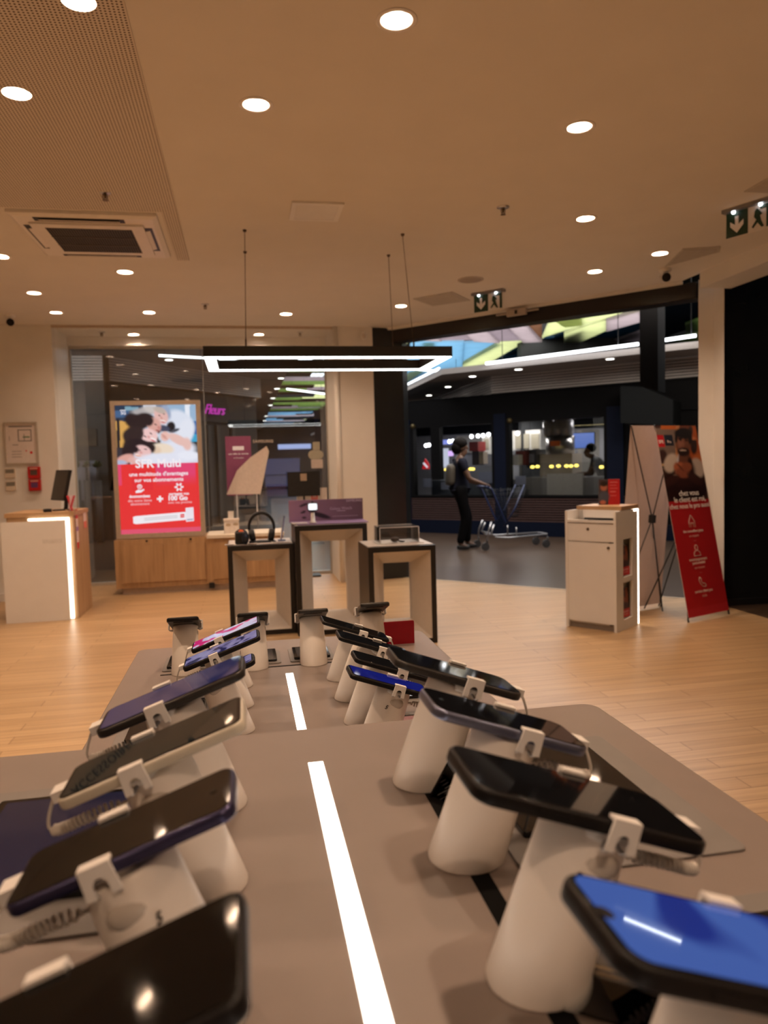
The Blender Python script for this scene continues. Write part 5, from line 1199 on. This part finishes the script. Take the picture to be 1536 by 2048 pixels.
slats('trim_9', c0, Vector((c0.x+.5, c0.y+26, 0)), zsb, zst, 9, Vector((-1,0,0)))
edge = kpt(A[0]-.55, -.75, 0)
struct(MB().prism([(c0.x,c0.y,zst),(kpt(S(1500),.2,0).x,kpt(S(1500),.2,0).y,zst),(kpt(S(1500),-.75,0).x,kpt(S(1500),-.75,0).y,zst),(edge.x,edge.y,zst),(edge.x,edge.y+27,zst),(c0.x+.5,c0.y+27,zst)], (0,0,.10)).build('ceiling', sof))
def lamp_line(nm, a, b, label, r=.025, m=None, grp='linear light tubes in the mall', hang=None):
    a, b = Vector(a), Vector(b); c = (a+b)/2
    if hang:
        t = thing('light_tube', label, 'light tube', c, 0, grp); MB().tube([a, b], r, n=10).build('tube', m or glow('mall tube', (.93,.96,1.0), 4.5), t, origin=c)
        for k in (.12, .88):
            q = a + (b-a)*k; MB().cyl(q, Vector((q.x,q.y,hang)), .006, n=6).build('hanger', black, t, origin=c)
        return t
    return tag(MB().tube([a, b], r, n=10).build(nm, m or glow('mall tube', (.93,.96,1.0), 4.5), origin=c), label, 'light tube', grp)
HZ = 5.2
a = kpx(972, 727, -.85); b = kpx(1277, 688, -.85); c_ = kpx(1316, 682, -.85); d_ = kpx(1392, 671, -.85)
lamp_line('light_tube', kpt(a[0],-.85,a[1]), kpt(b[0],-.85,b[1]), 'long white light tube above the kiosk, left of the black hanging blade', hang=HZ)
lamp_line('light_tube', kpt(c_[0],-.85,c_[1]), kpt(d_[0],-.85,d_[1]), 'short white light tube right of the black hanging blade', hang=HZ)
lamp_line('light_tube', Vector((edge.x-.02,edge.y+.1,zst+.125)), Vector((edge.x-.02,edge.y+20,zst+.125)), 'white light line along the receding ceiling edge, ending behind the dark jamb', r=.022, m=glow('mall edge line', (.93,.95,1), 2.5))
for i, (x, y) in enumerate(((858,790),(896,773),(945,752),(1037,738),(1220,717))):
    p = pz(x, y, zst); names = ['farthest','second','third','fourth','rightmost']
    t = thing('mall_downlight', '%s white downlight in the pale soffit above the kiosk' % names[i], 'ceiling light', (p.x, p.y, zst), 0, 'downlights in the mall soffits')
    MB().lathe((0,0,0), [(.085,-.001),(.085,-.008),(.065,-.01)], n=20).build('trim_ring', white, t); MB().cyl((0,0,-.0015),(0,0,-.012),.062,n=20).build('lamp', glow('mall downlamp', (1,.97,.9), 7), t)
# coloured ceiling panels
def colm(nm, rgb, k=1.0):              # ceiling panel made translucent so the added lamps above it brighten its colour
    if nm in _M: return _M[nm]
    m = mat(nm, s2l(*rgb), .7, var=.05, scale=4); nt = m.node_tree; b = nt.nodes['Principled BSDF']
    tl = nt.nodes.new('ShaderNodeBsdfTranslucent'); mx = nt.nodes.new('ShaderNodeMixShader'); mx.inputs[0].default_value = .75
    nt.links.new(b.inputs['Base Color'].links[0].from_socket, tl.inputs[0])
    out = nt.nodes['Material Output']; nt.links.new(b.outputs[0], mx.inputs[1]); nt.links.new(tl.outputs[0], mx.inputs[2]); nt.links.new(mx.outputs[0], out.inputs[0])
    return m
lime = colm('lime panel', (208,213,182)); blue = colm('blue panel', (150,182,202)); lav = colm('lavender panel', (186,178,182)); dkb = colm('petrol panel', (40,66,80)); grn = colm('moss panel', (138,158,110)); dk = colm('dark panel', (24,26,26)); lav2 = colm('lavender panel darker', (168,160,166))
npan = [0]
def cpanel(pxs, z, m, tilt=0.0):
    P = [pz(x, y, z) for x, y in pxs]; c = sum(P, Vector())/len(P)
    P = [p + Z3*((p.x - c.x)*tilt) for p in P]
    npan[0] += 1; struct(MB().prism(P, (0,0,.05)).build('ceiling', m))
lavp = [((800,674),(860,665),(884,681),(806,681)), ((860,665),(913,657),(948,683),(884,681)), ((913,657),(962,650),(1000,684),(948,683)), ((962,650),(1002,644),(1046,684),(1000,684)), ((1002,644),(1042,637),(1084,681),(1046,684))]
for i, q in enumerate(lavp): cpanel(q, 3.78, lav if i % 2 == 0 else lav2, .04 if i % 2 else -.04)
cpanel(((822,684),(928,684),(925,746),(806,772)), 3.95, blue); cpanel(((928,684),(1002,684),(926,726)), 3.98, blue, .05); cpanel(((925,727),(1003,683),(1052,683),(948,744),(926,748)), 3.93, lime)
cpanel(((822,684),(806,690),(800,676),(825,676)), 3.97, lime); cpanel(((846,682),(868,682),(868,692),(846,692)), 3.99, lime)
cpanel(((818,748),(848,742),(812,766),(805,764)), 3.90, lime); cpanel(((855,752),(895,746),(860,770),(840,772)), 3.94, grn)
cpanel(((948,744),(1052,684),(1082,684),(1165,650),(1165,700),(976,730)), 4.02, dkb)
cpanel(((1060,690),(1090,676),(1165,672),(1130,690),(1000,715)), 4.0, colm('dim blue panel', (44,84,110)))
cpanel(((1084,678),(1102,636),(1165,620),(1165,650),(1084,676)), 3.96, lime); cpanel(((1042,636),(1084,628),(1084,680)), 3.8, colm('taupe panel', (150,126,110)))
cpanel(((1100,634),(1220,612),(1310,600),(1280,618),(1160,652),(1130,655)), 3.94, lime, .03); cpanel(((1128,668),(1160,656),(1212,640),(1212,662),(1128,700)), 3.92, lime)
cpanel(((1212,642),(1280,620),(1280,645),(1212,664)), 3.9, lav); cpanel(((1228,682),(1280,664),(1280,688),(1228,690)), 3.95, lav2); cpanel(((1165,672),(1280,645),(1280,664),(1200,690),(1165,692)), 4.03, dkb)
cpanel(((1316,600),(1398,585),(1398,650),(1316,680)), 4.05, colm('deep petrol panel', (16,28,36))); cpanel(((1370,650),(1398,640),(1398,664),(1372,664)), 3.95, grn); cpanel(((1318,688),(1372,672),(1398,668),(1398,690),(1318,694)), 3.95, grn)
struct(MB().prism([(-14,9.9,5.2),(1.5,9.9,5.2),(4.3,7.0,5.2),(22,7.0,5.2),(22,52,5.2),(-14,52,5.2)], (0,0,.1)).build('ceiling', mat('mall dark ceiling', (.02,.024,.026), .8)))
# receding corridor seen through the window: strips of ceiling colour
rc = random.Random(3)
pal = [grn, dk, lav2, grn, dk, grn, dk, dkb, grn, dk]
y = 19.3; k = 0
while y < 46:
    d = 1.05; m_ = pal[k % len(pal)] if y < 33 else [blue, lav, dkb, blue][k % 4]
    x0 = 1.2; xs = x0 + .5 + rc.random()*2.2
    struct(MB().prism([(x0,y,3.86),(xs,y,3.86),(xs,y+d*.62,3.86),(x0,y+d*.62,3.86)], (0,0,.04)).build('ceiling', m_))
    m2 = rc.choice([grn, lime, dk, lav2] if y < 33 else [blue, lav, lime, dkb])
    struct(MB().prism([(xs,y+.2,3.93),(edge.x-.1,y+.2,3.93),(edge.x-.1,y+d*.85,3.93),(xs,y+d*.85,3.93)], (0,0,.04)).build('ceiling', m2))
    y += d; k += 1
a, b = pz(574,778,3.6), pz(652,788,3.6)
lamp_line('light_tube', (a.x,a.y,3.6), (b.x,b.y,3.6), 'white light tube seen through the window below the pendant', hang=HZ)
a, b = pz(318,711,3.5), pz(412,716,3.5)
lamp_line('light_tube', (a.x,a.y,3.5), (b.x,b.y,3.5), 'white light tube seen through the window left of the pendant', hang=HZ, r=.02)
a, b = pz(430,717,3.5), pz(487,723,3.5)
lamp_line('light_tube', (a.x,a.y,3.5), (b.x,b.y,3.5), 'white light tube seen inside the outline of the pendant', hang=HZ, r=.02)
a, b = pz(838,739,3.6), pz(922,747,3.6)
lamp_line('light_tube', (a.x,a.y,3.6), (b.x,b.y,3.6), 'white light tube under the blue ceiling panel right of the pendant', hang=HZ)
a, b = pz(205,697,3.5), pz(219,690,3.5)
lamp_line('light_tube', (a.x,a.y,3.5), (b.x,b.y,3.5), 'short white light tube at the upper left of the window', hang=HZ, r=.02)
for k_, (x0, x1, y_) in enumerate(((596,625,720),(646,652,722),(622,648,751))):
    a, b = pz(x0,y_,3.7), pz(x1,y_,3.7)
    for j in range(3 if x1-x0 > 10 else 1):
        q = a + (b-a)*((j+.5)/(3 if x1-x0 > 10 else 1)); lw = (b-a).length/(3 if x1-x0 > 10 else 1)*.4
        tag(MB().box((-lw,-.25,0),(lw,.25,.03)).build('ceiling_luminaire', glow('mall light panel', (.9,.93,1), 2.2), loc=q), ['white ceiling light panel inside the pendant outline, number %s' % ['one','two','three'][j], 'small white ceiling light panel at the pillar edge inside the pendant', 'white ceiling light panel under the pendant by the pillar, number %s' % ['one','two','three'][j]][k_], 'light panel', 'white light panels in the mall ceiling')
# left soffit and shops beyond the window
zb1, zt1_ = 3.2, 3.70
LA, LB = Vector((-2.62,15.9,0)), Vector((.51,20.1,0)); le = (LB-LA).normalized(); ln_ = Vector((le.y,-le.x,0))
struct(MB().prism([(-14,10.6,zt1_),(1.15,10.6,zt1_),(1.15,50,zt1_),(.51,50,zt1_),(LB.x,LB.y,zt1_),(LA.x,LA.y,zt1_),(-14,15.7,zt1_)], (0,0,.08)).build('ceiling', mat('grey soffit', (.30,.28,.275), .7)))
slats('trim_10', LA, LB, zb1, zt1_, 9, ln_)
slats('trim_11', Vector((-14,15.7,0)), LA, zb1, zt1_, 9, Vector((0,-1,0)))
struct(MB().cyl((LA.x,LA.y-.02,1.0),(LA.x,LA.y-.02,zt1_),.06,n=12).build('trim_12', kblack))
shopd = mat('dark shop front', (.020,.019,.018), .5, var=.2); shopd2 = mat('dark shop recess', (.012,.012,.012), .6)
struct(MB().prism([LA + ln_*-.15, LB + ln_*-.15, LB + ln_*-.30, LA + ln_*-.30], (0,0,zb1)).build('wall_mall', shopd))
struct(MB().box((-14,15.85,0),(LA.x,16.0,zb1)).build('wall_mall', shopd))
struct(MB().prism([LB + ln_*-.15, LB + Vector((0,28,0)), LB + Vector((-.2,28,0)), LB + ln_*-.30], (0,0,zt1_)).build('wall_mall', shopd2))
def lpx(x, y, off=-.12):
    d = (LA + ln_*off).dot(ln_); return pn(x, y, ln_, d)
for i, (x, y) in enumerate(((562,756),(554,777),(546,796),(541,810),(532,832),(529,841))):
    p = pz(x, y, zt1_); t = thing('mall_downlight', '%s downlight in the grey soffit seen through the window, counted from the nearest' % ['first','second','third','fourth','fifth','sixth'][i], 'ceiling light', (p.x, p.y, zt1_), 0, 'downlights in the mall soffits')
    MB().lathe((0,0,0), [(.10,-.001),(.10,-.008),(.08,-.01)], n=18).build('trim_ring', white, t); MB().cyl((0,0,-.0015),(0,0,-.012),.078,n=18).build('lamp', glow('mall downlamp', (1,.97,.9), 7), t)
p = pz(338, 719, zt1_); t = thing('mall_downlight', 'single round downlight in the grey soffit left of the pendant', 'ceiling light', (p.x,p.y,zt1_), 0, 'downlights in the mall soffits')
MB().lathe((0,0,0), [(.10,-.001),(.10,-.008),(.08,-.01)], n=18).build('trim_ring', white, t); MB().cyl((0,0,-.0015),(0,0,-.012),.078,n=18).build('lamp', glow('mall downlamp', (1,.97,.9), 7), t)
# flower shop sign, window, poster
p0, p1 = lpx(403, 818, .0), lpx(453, 822, .0); t = thing('neon_sign', 'magenta neon handwriting Fleurs on the dark shop fascia', 'sign', (p0+p1)/2); ww = (p1-p0).length
tx = text('Fleurs', ww*.36, glow('magenta neon', (.75,.03,.55), .9), t, (0,0,.0), le, Z3, bold=0, shear=.45, depth=.008, space=.92)
def lbox(x0, y0, x1, y1, off, th): 
    a, b = lpx(x0, y0, off), lpx(x1, y1, off); q = MB()
    return q.prism([Vector((a.x,a.y,a.z)), Vector((b.x,b.y,a.z)), Vector((b.x,b.y,b.z)), Vector((a.x,a.y,b.z))], ln_*-th)
for x in (405, 422, 440, 470): struct(lbox(x, 850, x+4, 1090, -.08, .05).build('trim_13', mat('shop mullion', (.05,.046,.043), .4)))
struct(lbox(400, 842, 525, 850, -.06, .06).build('trim_13', kblack))
def flat_y(x0, y0, x1, y1, Y, th=.03):
    a, b = py(x0, y0, Y), py(x1, y1, Y); return MB().box((a.x,Y,b.z),(b.x,Y+th,a.z))
tag(flat_y(152,922,197,1000,15.82).build('wall_poster', mat('grey poster', (.14,.14,.17), .6, var=.3, scale=4)), 'large grey poster in the dark shop beyond the left edge of the window', 'poster')
tag(flat_y(152,858,194,892,15.82).build('shop_display', mat('dim shelf', (.05,.035,.02), .6, var=.6, scale=6)), 'dim brown shelf display behind the left edge of the window', 'shelf')
leaf = mat('plant leaf', (.05,.075,.02), .6, var=.4)
for i, x in enumerate((152, 173, 194)):
    p = py(x, 935, 15.4); q = MB(); rr_ = random.Random(i)
    for k in range(46):
        a_, e_ = rr_.random()*2*PI, rr_.random()*1.3; l_ = .09 + rr_.random()*.08; d_ = Vector((math.cos(a_)*math.cos(e_), math.sin(a_)*math.cos(e_), math.sin(e_)))
        w_ = d_.cross(Z3).normalized()*.035; q.add([p, p + d_*l_*.5 + w_, p + d_*l_, p + d_*l_*.5 - w_], [(0,1,2,3)])
    t = thing('potted_plant', ['leftmost','middle','right'][i] + ' leafy plant in the dark flower shop at the left of the window', 'plant', (p.x, p.y, 0), 0, 'plants in the dark flower shop'); o = Vector(t.location)
    q.build('leaves', leaf, t, origin=o); MB().cyl((p.x,p.y,0),(p.x,p.y,p.z-.25),.06,.075,n=16).cyl((p.x,p.y,p.z-.3),(p.x,p.y,p.z+.05),.02,n=8).build('pot', mat('dark pot', (.03,.03,.03), .6), t, origin=o)
# far end of the corridor
struct(MB().box((-2,47,0),(6,47.3,6)).build('wall_mall', mat('far end wall', (.03,.035,.05), .6)))
for i, (x0, y0, x1, y1, c_, es, lab) in enumerate(((556,889,622,897,(.45,.55,.95),1.0,'bright blue-white lit strip at the far end of the corridor'), (528,918,600,948,(.05,.06,.14),.8,'dim blue lit shop front low at the far end of the corridor'), (530,952,575,972,(.06,.07,.15),.7,'lower dim blue display at the far end of the corridor'), (490,812,640,817,(.42,.43,.46),.5,'thin pale light line across the far end of the corridor'))):
    tag(flat_y(x0,y0,x1,y1,46.88,.1).build('lit_shop_front', glow('far glow %d' % i, c_, es)), lab, 'shop front', 'lit shop fronts at the far end')
# light tube on the dark facade at the right (mirrored in the bright blue phone)
lamp_line('light_tube', (5.02,6.02,2.34), (5.62,6.0,2.22), 'thin white light tube on the dark facade, mirrored in the bright blue phone', r=.012, m=glow('facade tube', (.9,.95,1), 8))
# black hanging blade outside the opening
P = [pn(x, y, (1,1,0), 13.6) for x, y in ((1279,613),(1315,601),(1316,782),(1280,772))]
t = thing('hanging_blade', 'black hanging sign blade outside the wide opening, above the white banner', 'sign', sum(P, Vector())/4); o = Vector(t.location)
MB().prism(P, Vector((.25,.25,.0))).build('panel', kblack, t, origin=o)
for p in (P[0], P[1]): MB().cyl(p + Vector((.12,.12,-.02)), Vector((p.x+.12,p.y+.12,5.2)), .012, n=8).build('rod', kblack, t, origin=o)
# unseen mall lamps, added for light
def marea(loc, sx, sy, pw, col=(1,.95,.90)):
    li = bpy.data.lights.new('mall_fill_lamp', 'AREA'); li.shape = 'RECTANGLE'; li.size = sx; li.size_y = sy; li.energy = pw; li.color = col
    lo = bpy.data.objects.new('mall_fill_lamp', li); COL.objects.link(lo); lo.location = loc
def aim(lo, to): lo.rotation_euler = (Vector(to) - lo.location).to_track_quat('-Z', 'Y').to_euler()
# added lamps without fittings, out of sight: some light the ceiling panels, some the kiosk and tiles
for loc, to, sx, sy, pw, c in (((5.6,8.2,3.6),(6.2,13.2,.8),2,.6,24,(1,.86,.70)), ((3.4,10.2,3.5),(3.4,12,0),1.2,.5,26,(1,.84,.68)), ((-4.5,12.4,3.60),(-1.5,16,1.5),2,.6,60,(1,.92,.84)), ((4.4,15.5,5.05),(4.4,15.5,0),6,10,800,(1,.97,.93)), ((2.6,24,5.05),(2.6,24,0),3,16,1000,(1,.97,.93)), ((7.5,11,5.05),(7.5,11,0),4,4,420,(1,.97,.93)), ((2.6,38,5.05),(2.6,38,0),3,10,500,(.92,.96,1))):
    marea(loc, sx, sy, pw, c); COL.objects[-1].data.spread = math.radians(110 if loc[2] < 4 else 170); aim(COL.objects[-1], to)

# ------------------------------------------------------------------ shopping trolley
cb = Vector((4.12, 11.35, 0)); t = thing('shopping_trolley', 'empty blue and silver shopping trolley pushed past the kiosk', 'trolley', cb, 0)
chro = mat('trolley chrome', (.42,.42,.45), .3, .8); blu = mat('trolley blue', (.012,.022,.075), .4)
ch = MB()
for s in (-1, 1):
    yy = s*.24
    ch.tube([(-.36,yy*.9,.44),(-.42,yy,.30),(-.44,yy,.15)], .014); ch.tube([(-.32,yy*.9,.40),(-.38,yy,.26),(-.30,yy,.20),(-.1,yy,.185),(.56,yy*.75,.20)], .014)
ch.tube([(.56,-.18,.20),(.60,-.10,.20),(.60,.10,.20),(.56,.18,.20)], .014); ch.tube([(-.38,-.24,.26),(-.38,.24,.26)], .012); ch.tube([(.05,-.2,.19),(.05,-.2,.34)], .010); ch.tube([(.05,.2,.19),(.05,.2,.34)], .010)
ch.build('chassis', chro, t)
fr = MB()
for s in (-1, 1):
    yy = s*.25
    fr.tube([(-.40,yy,.98),(-.36,yy,.95),(-.14,yy*.9,.44),(-.16,yy*.9,.36)], .016); fr.tube([(.20,yy*.75,1.0),(.02,yy*.85,.62),(-.12,yy*.9,.42)], .013)
fr.build('frame', blu, t)
MB().tube([(-.42,-.27,.985),(-.42,.27,.985)], .02).build('handle', blu, t)
bk = MB()
for k in range(7):
    z = .50 + k*.07; x0, x1 = -.12 - .03*k, .08 + .02*k
    bk.tube([(x0,-.22-.004*k,z),(x1,-.17,z+.02),(x1,.17,z+.02),(x0,.22+.004*k,z)], .0035, n=5)
for k in range(6):
    f = k/5; bk.tube([(.08,-.17+.34*f,.5),(.20,-.17+.34*f,.96)], .003, n=5)
for s in (-1, 1):
    for k in range(5):
        f = k/4; bk.tube([(-.12+.2*f,s*.2,.5),(-.30+.5*f,s*.22,.95)], .003, n=5)
bk.build('basket', mat('basket wire', (.03,.032,.04), .4, .5), t)
for x in (-.47, .53):
    for s in (-.23, .19):
        MB().cyl((x,s-.016,.062),(x,s+.016,.062),.062,n=20).cyl((x,s-.018,.062),(x,s+.018,.062),.03,n=14).tube([(x,s,.062),(x+.03,s,.12),(x+.02,s,.18)], .012).build('castor', mat('castor rubber', (.05,.05,.055), .5), t)

# ------------------------------------------------------------------ people
def skin_mesh(name, J, E, root, m, parent, loc=None, rz=None, sub=2):
    me = bpy.data.meshes.new(name); keys = list(J); idx = {k: i for i, k in enumerate(keys)}
    me.from_pydata([J[k][:3] for k in keys], [(idx[a], idx[b]) for a, b in E], [])
    ob = bpy.data.objects.new(name, me); COL.objects.link(ob)
    ob.modifiers.new('s', 'SKIN')
    for k in keys:
        sv = me.skin_vertices[0].data[idx[k]]; r = J[k][3]; sv.radius = r if isinstance(r, tuple) else (r, r); sv.use_root = (k == root)
    sb = ob.modifiers.new('u', 'SUBSURF'); sb.levels = sub; sb.render_levels = sub
    bpy.context.view_layer.update()
    m2 = bpy.data.meshes.new_from_object(ob.evaluated_get(bpy.context.evaluated_depsgraph_get()))
    bpy.data.objects.remove(ob)
    m2.materials.clear(); m2.materials.append(m)
    for p in m2.polygons: p.use_smooth = True
    m2.name = name; o2 = bpy.data.objects.new(name, m2); COL.objects.link(o2); o2.parent = parent
    return o2
def hand(J, E, wrist, pre, d, up, k=1.0, curl=.55):
    w_ = Vector(J[wrist][:3]); d = Vector(d).normalized(); up = Vector(up).normalized(); sd = d.cross(up).normalized()
    pm = w_ + d*.055*k; J[pre+'palm'] = (*pm, (.030*k, .016*k)); E.append((wrist, pre+'palm'))
    for i, (off, ln_) in enumerate(((-.026,.062),(-.009,.076),(.009,.072),(.026,.056))):
        b_ = w_ + d*.088*k + sd*off*k; m_ = b_ + (d*math.cos(curl*.6) - up*math.sin(curl*.6))*ln_*.5*k; t_ = m_ + (d*math.cos(curl*2) - up*math.sin(curl*2))*ln_*.5*k
        for nm, q, r in (('a', b_, .0095), ('b', m_, .0085), ('c', t_, .007)): J[f'{pre}f{i}{nm}'] = (*q, r*k)
        E += [(pre+'palm', f'{pre}f{i}a'), (f'{pre}f{i}a', f'{pre}f{i}b'), (f'{pre}f{i}b', f'{pre}f{i}c')]
    a_ = w_ + d*.03*k - sd*.03*k; b_ = a_ + (d*.75 - sd*.5 - up*.3).normalized()*.034*k; c_ = b_ + (d*.9 - up*.4).normalized()*.028*k
    for nm, q, r in (('ta', a_, .011), ('tb', b_, .0095), ('tc', c_, .008)): J[pre+nm] = (*q, r*k)
    E += [(wrist, pre+'ta'), (pre+'ta', pre+'tb'), (pre+'tb', pre+'tc')]
skinb = mat('brown skin', (.10,.052,.034), .5, var=.06); skinl = mat('light skin', (.42,.25,.18), .5, var=.05)
hairm = mat('black hair', (.005,.004,.004), .7, var=.3, scale=80, spec=.1)
def person(label, loc, rz, J, E, pieces, skinm, hair):
    t = thing('person', label, 'person', loc, rz)
    slim = {k: ((*v[:3], tuple(a*.78 for a in v[3])) if k in ('pelvis', 'waist', 'chest') else ((*v[:3], v[3]*.8) if k in ('hipR', 'hipL', 'kneeR', 'kneeL') else v)) for k, v in J.items()}
    skin_mesh('body', slim, E, 'pelvis', skinm, t)
    for nm, JJ, EE, rt, m_ in pieces: skin_mesh(nm, JJ, EE, rt, m_, t)
    h = MB()
    for (c, r) in hair: h.ball(c, *r, n=18)
    h.build('hair', hairm, t)
    return t
def headset(J, E, base, c, f):
    # neck base -> skull, face, nose, chin, ears; f is the facing direction
    c, f = Vector(c), Vector(f).normalized(); sd = f.cross(Z3).normalized()
    J['skull'] = (*c, (.082,.092)); J['crown'] = (*(c + Z3*.07 - f*.01), .070); J['jaw'] = (*(c - Z3*.075 + f*.035), .050); J['chin'] = (*(c - Z3*.105 + f*.062), .026)
    J['brow'] = (*(c + f*.062 + Z3*.0), .036); J['nose'] = (*(c + f*.103 - Z3*.028), .013); J['mouth'] = (*(c + f*.085 - Z3*.065), .022)
    J['ear1'] = (*(c + sd*.083 - Z3*.015), .018); J['ear2'] = (*(c - sd*.083 - Z3*.015), .018)
    E += [(base, 'jaw'), ('jaw', 'skull'), ('skull', 'crown'), ('jaw', 'chin'), ('skull', 'brow'), ('brow', 'nose'), ('jaw', 'mouth'), ('skull', 'ear1'), ('skull', 'ear2')]
J = {'pelvis': (0,0,.95,(.15,.11)), 'waist': (0,0,1.08,(.145,.105)), 'chest': (.015,0,1.28,(.165,.115)), 'collar': (.01,0,1.415,(.10,.07)), 'neck': (.03,0,1.48,.052),
     'hipR': (0,-.09,.90,.095), 'kneeR': (.055,-.10,.50,.062), 'ankR': (-.045,-.10,.095,.042), 'toeR': (.10,-.105,.035,.034),
     'hipL': (0,.09,.90,.095), 'kneeL': (.15,.10,.52,.062), 'ankL': (.12,.10,.10,.042), 'toeL': (.27,.105,.035,.034),
     'shR': (.01,-.185,1.385,.060), 'elR': (.09,-.235,1.12,.044), 'wrR': (.335,-.19,1.03,.030),
     'shL': (.01,.185,1.385,.060), 'elL': (.09,.235,1.12,.044), 'wrL': (.335,.19,1.03,.030)}
E = [('pelvis','waist'),('waist','chest'),('chest','collar'),('collar','neck'),('pelvis','hipR'),('hipR','kneeR'),('kneeR','ankR'),('ankR','toeR'),('pelvis','hipL'),('hipL','kneeL'),('kneeL','ankL'),('ankL','toeL'),
     ('collar','shR'),('shR','elR'),('elR','wrR'),('collar','shL'),('shL','elL'),('elL','wrL')]
headset(J, E, 'neck', (.045,0,1.615), (1,0,0))
for s_, w_ in (('R','wrR'),('L','wrL')): hand(J, E, w_, 'h'+s_, (1,0,-.25), (0.25,0,1), 1.0, .9)
g = lambda keys, add, ov={}: {k: (*J[k][:3], (tuple(a+add for a in J[k][3]) if isinstance(J[k][3], tuple) else J[k][3]+add)) for k in keys} | ov
sh = g(['waist','chest','collar','shR','shL'], .014, {'hemA': (0,0,.98,(.165,.125)), 'hem': (-.005,0,.84,(.172,.135)), 'cuR': (.05,-.215,1.22,.056), 'cuL': (.05,.215,1.22,.056)})
shE = [('waist','hemA'),('hemA','hem'),('waist','chest'),('chest','collar'),('collar','shR'),('shR','cuR'),('collar','shL'),('shL','cuL')]
tr = g(['pelvis','hipR','kneeR','hipL','kneeL'], .014, {'wst': (0,0,1.06,(.150,.112)), 'cfR': (-.045,-.10,.09,.062), 'cfL': (.12,.10,.095,.062)})
trE = [('pelvis','wst'),('pelvis','hipR'),('hipR','kneeR'),('kneeR','cfR'),('pelvis','hipL'),('hipL','kneeL'),('kneeL','cfL')]
so = lambda a, t_: ({'h': (J[a][0]-.05,J[a][1],.045,.040), 'm': (J[a][0]+.05,J[a][1],.05,.045), 't': (J[t_][0]+.02,J[t_][1],.038,.034)}, [('h','m'),('m','t')])
bp_ = {'b0': (-.155,0,1.02,(.13,.075)), 'b1': (-.16,0,1.18,(.145,.085)), 'b2': (-.13,0,1.36,(.11,.06))}
navysh = mat('navy top', (.009,.010,.018), .8, spec=.08); blackt = mat('black trousers', (.004,.004,.005), .8, spec=.06); shoe = mat('dark shoes', (.012,.012,.014), .5)
sR, sRE = so('ankR','toeR'); sL, sLE = so('ankL','toeL')
tp = person('person with a backpack in black trousers, pushing a shopping trolley', (3.345, 11.42, 0), math.radians(-3), J, E, [
    ('top', sh, shE, 'waist', navysh), ('trousers', tr, trE, 'pelvis', blackt), ('shoe', sR, sRE, 'm', shoe), ('shoe', sL, sLE, 'm', shoe),
    ('backpack', bp_, [('b0','b1'),('b1','b2')], 'b1', mat('grey backpack', (.07,.062,.052), .7))], skinb,
    [((.015,0,1.675), (.122,.115,.105)), ((-.04,0,1.61), (.088,.102,.105))])
# server behind the bakery counter, bending
J2 = {'pelvis': (0,0,.95,(.15,.11)), 'waist': (.04,0,1.08,(.145,.105)), 'chest': (.13,0,1.25,(.165,.115)), 'collar': (.20,0,1.36,(.10,.07)), 'neck': (.25,0,1.42,.052),
     'hipR': (0,-.09,.90,.095), 'kneeR': (.03,-.10,.50,.062), 'ankR': (0,-.10,.095,.042), 'toeR': (.13,-.105,.035,.034), 'hipL': (0,.09,.90,.095), 'kneeL': (.03,.10,.50,.062), 'ankL': (0,.10,.10,.042), 'toeL': (.13,.105,.035,.034),
     'shR': (.19,-.18,1.33,.060), 'elR': (.26,-.22,1.08,.044), 'wrR': (.48,-.16,1.06,.030), 'shL': (.19,.18,1.33,.060), 'elL': (.30,.22,1.10,.044), 'wrL': (.50,.14,1.10,.030)}
E2 = [e_ for e_ in E if e_[0] in J2 and e_[1] in J2]
headset(J2, E2, 'neck', (.31,0,1.54), (1,0,-.35))
for s_, w_ in (('R','wrR'),('L','wrL')): hand(J2, E2, w_, 'h'+s_, (1,0,-.1), (.1,0,1), 1.0, .6)
J = J2
ap = g(['waist','chest','collar','shR','shL'], .014, {'hemA': (0,0,.96,(.165,.125)), 'hem': (0,0,.80,(.172,.135)), 'cuR': (.23,-.205,1.20,.056), 'cuL': (.25,.205,1.20,.056)})
tr2 = g(['pelvis','hipR','kneeR','hipL','kneeL'], .014, {'cfR': (0,-.10,.09,.062), 'cfL': (0,.10,.095,.062)})
s_, z_ = kpx(1212, 930, 1.35); pl = kpt(s_, 1.35, 0)
person('server in dark clothes bending over behind the bakery counter', (pl.x, pl.y, 0), math.radians(150), J2, E2, [('top', ap, shE, 'waist', mat('dark apron top', (.02,.016,.018), .7)), ('trousers', tr2, [e_ for e_ in trE if 'wst' not in e_], 'pelvis', blackt)], skinb, [((.27,0,1.585), (.10,.10,.09))])
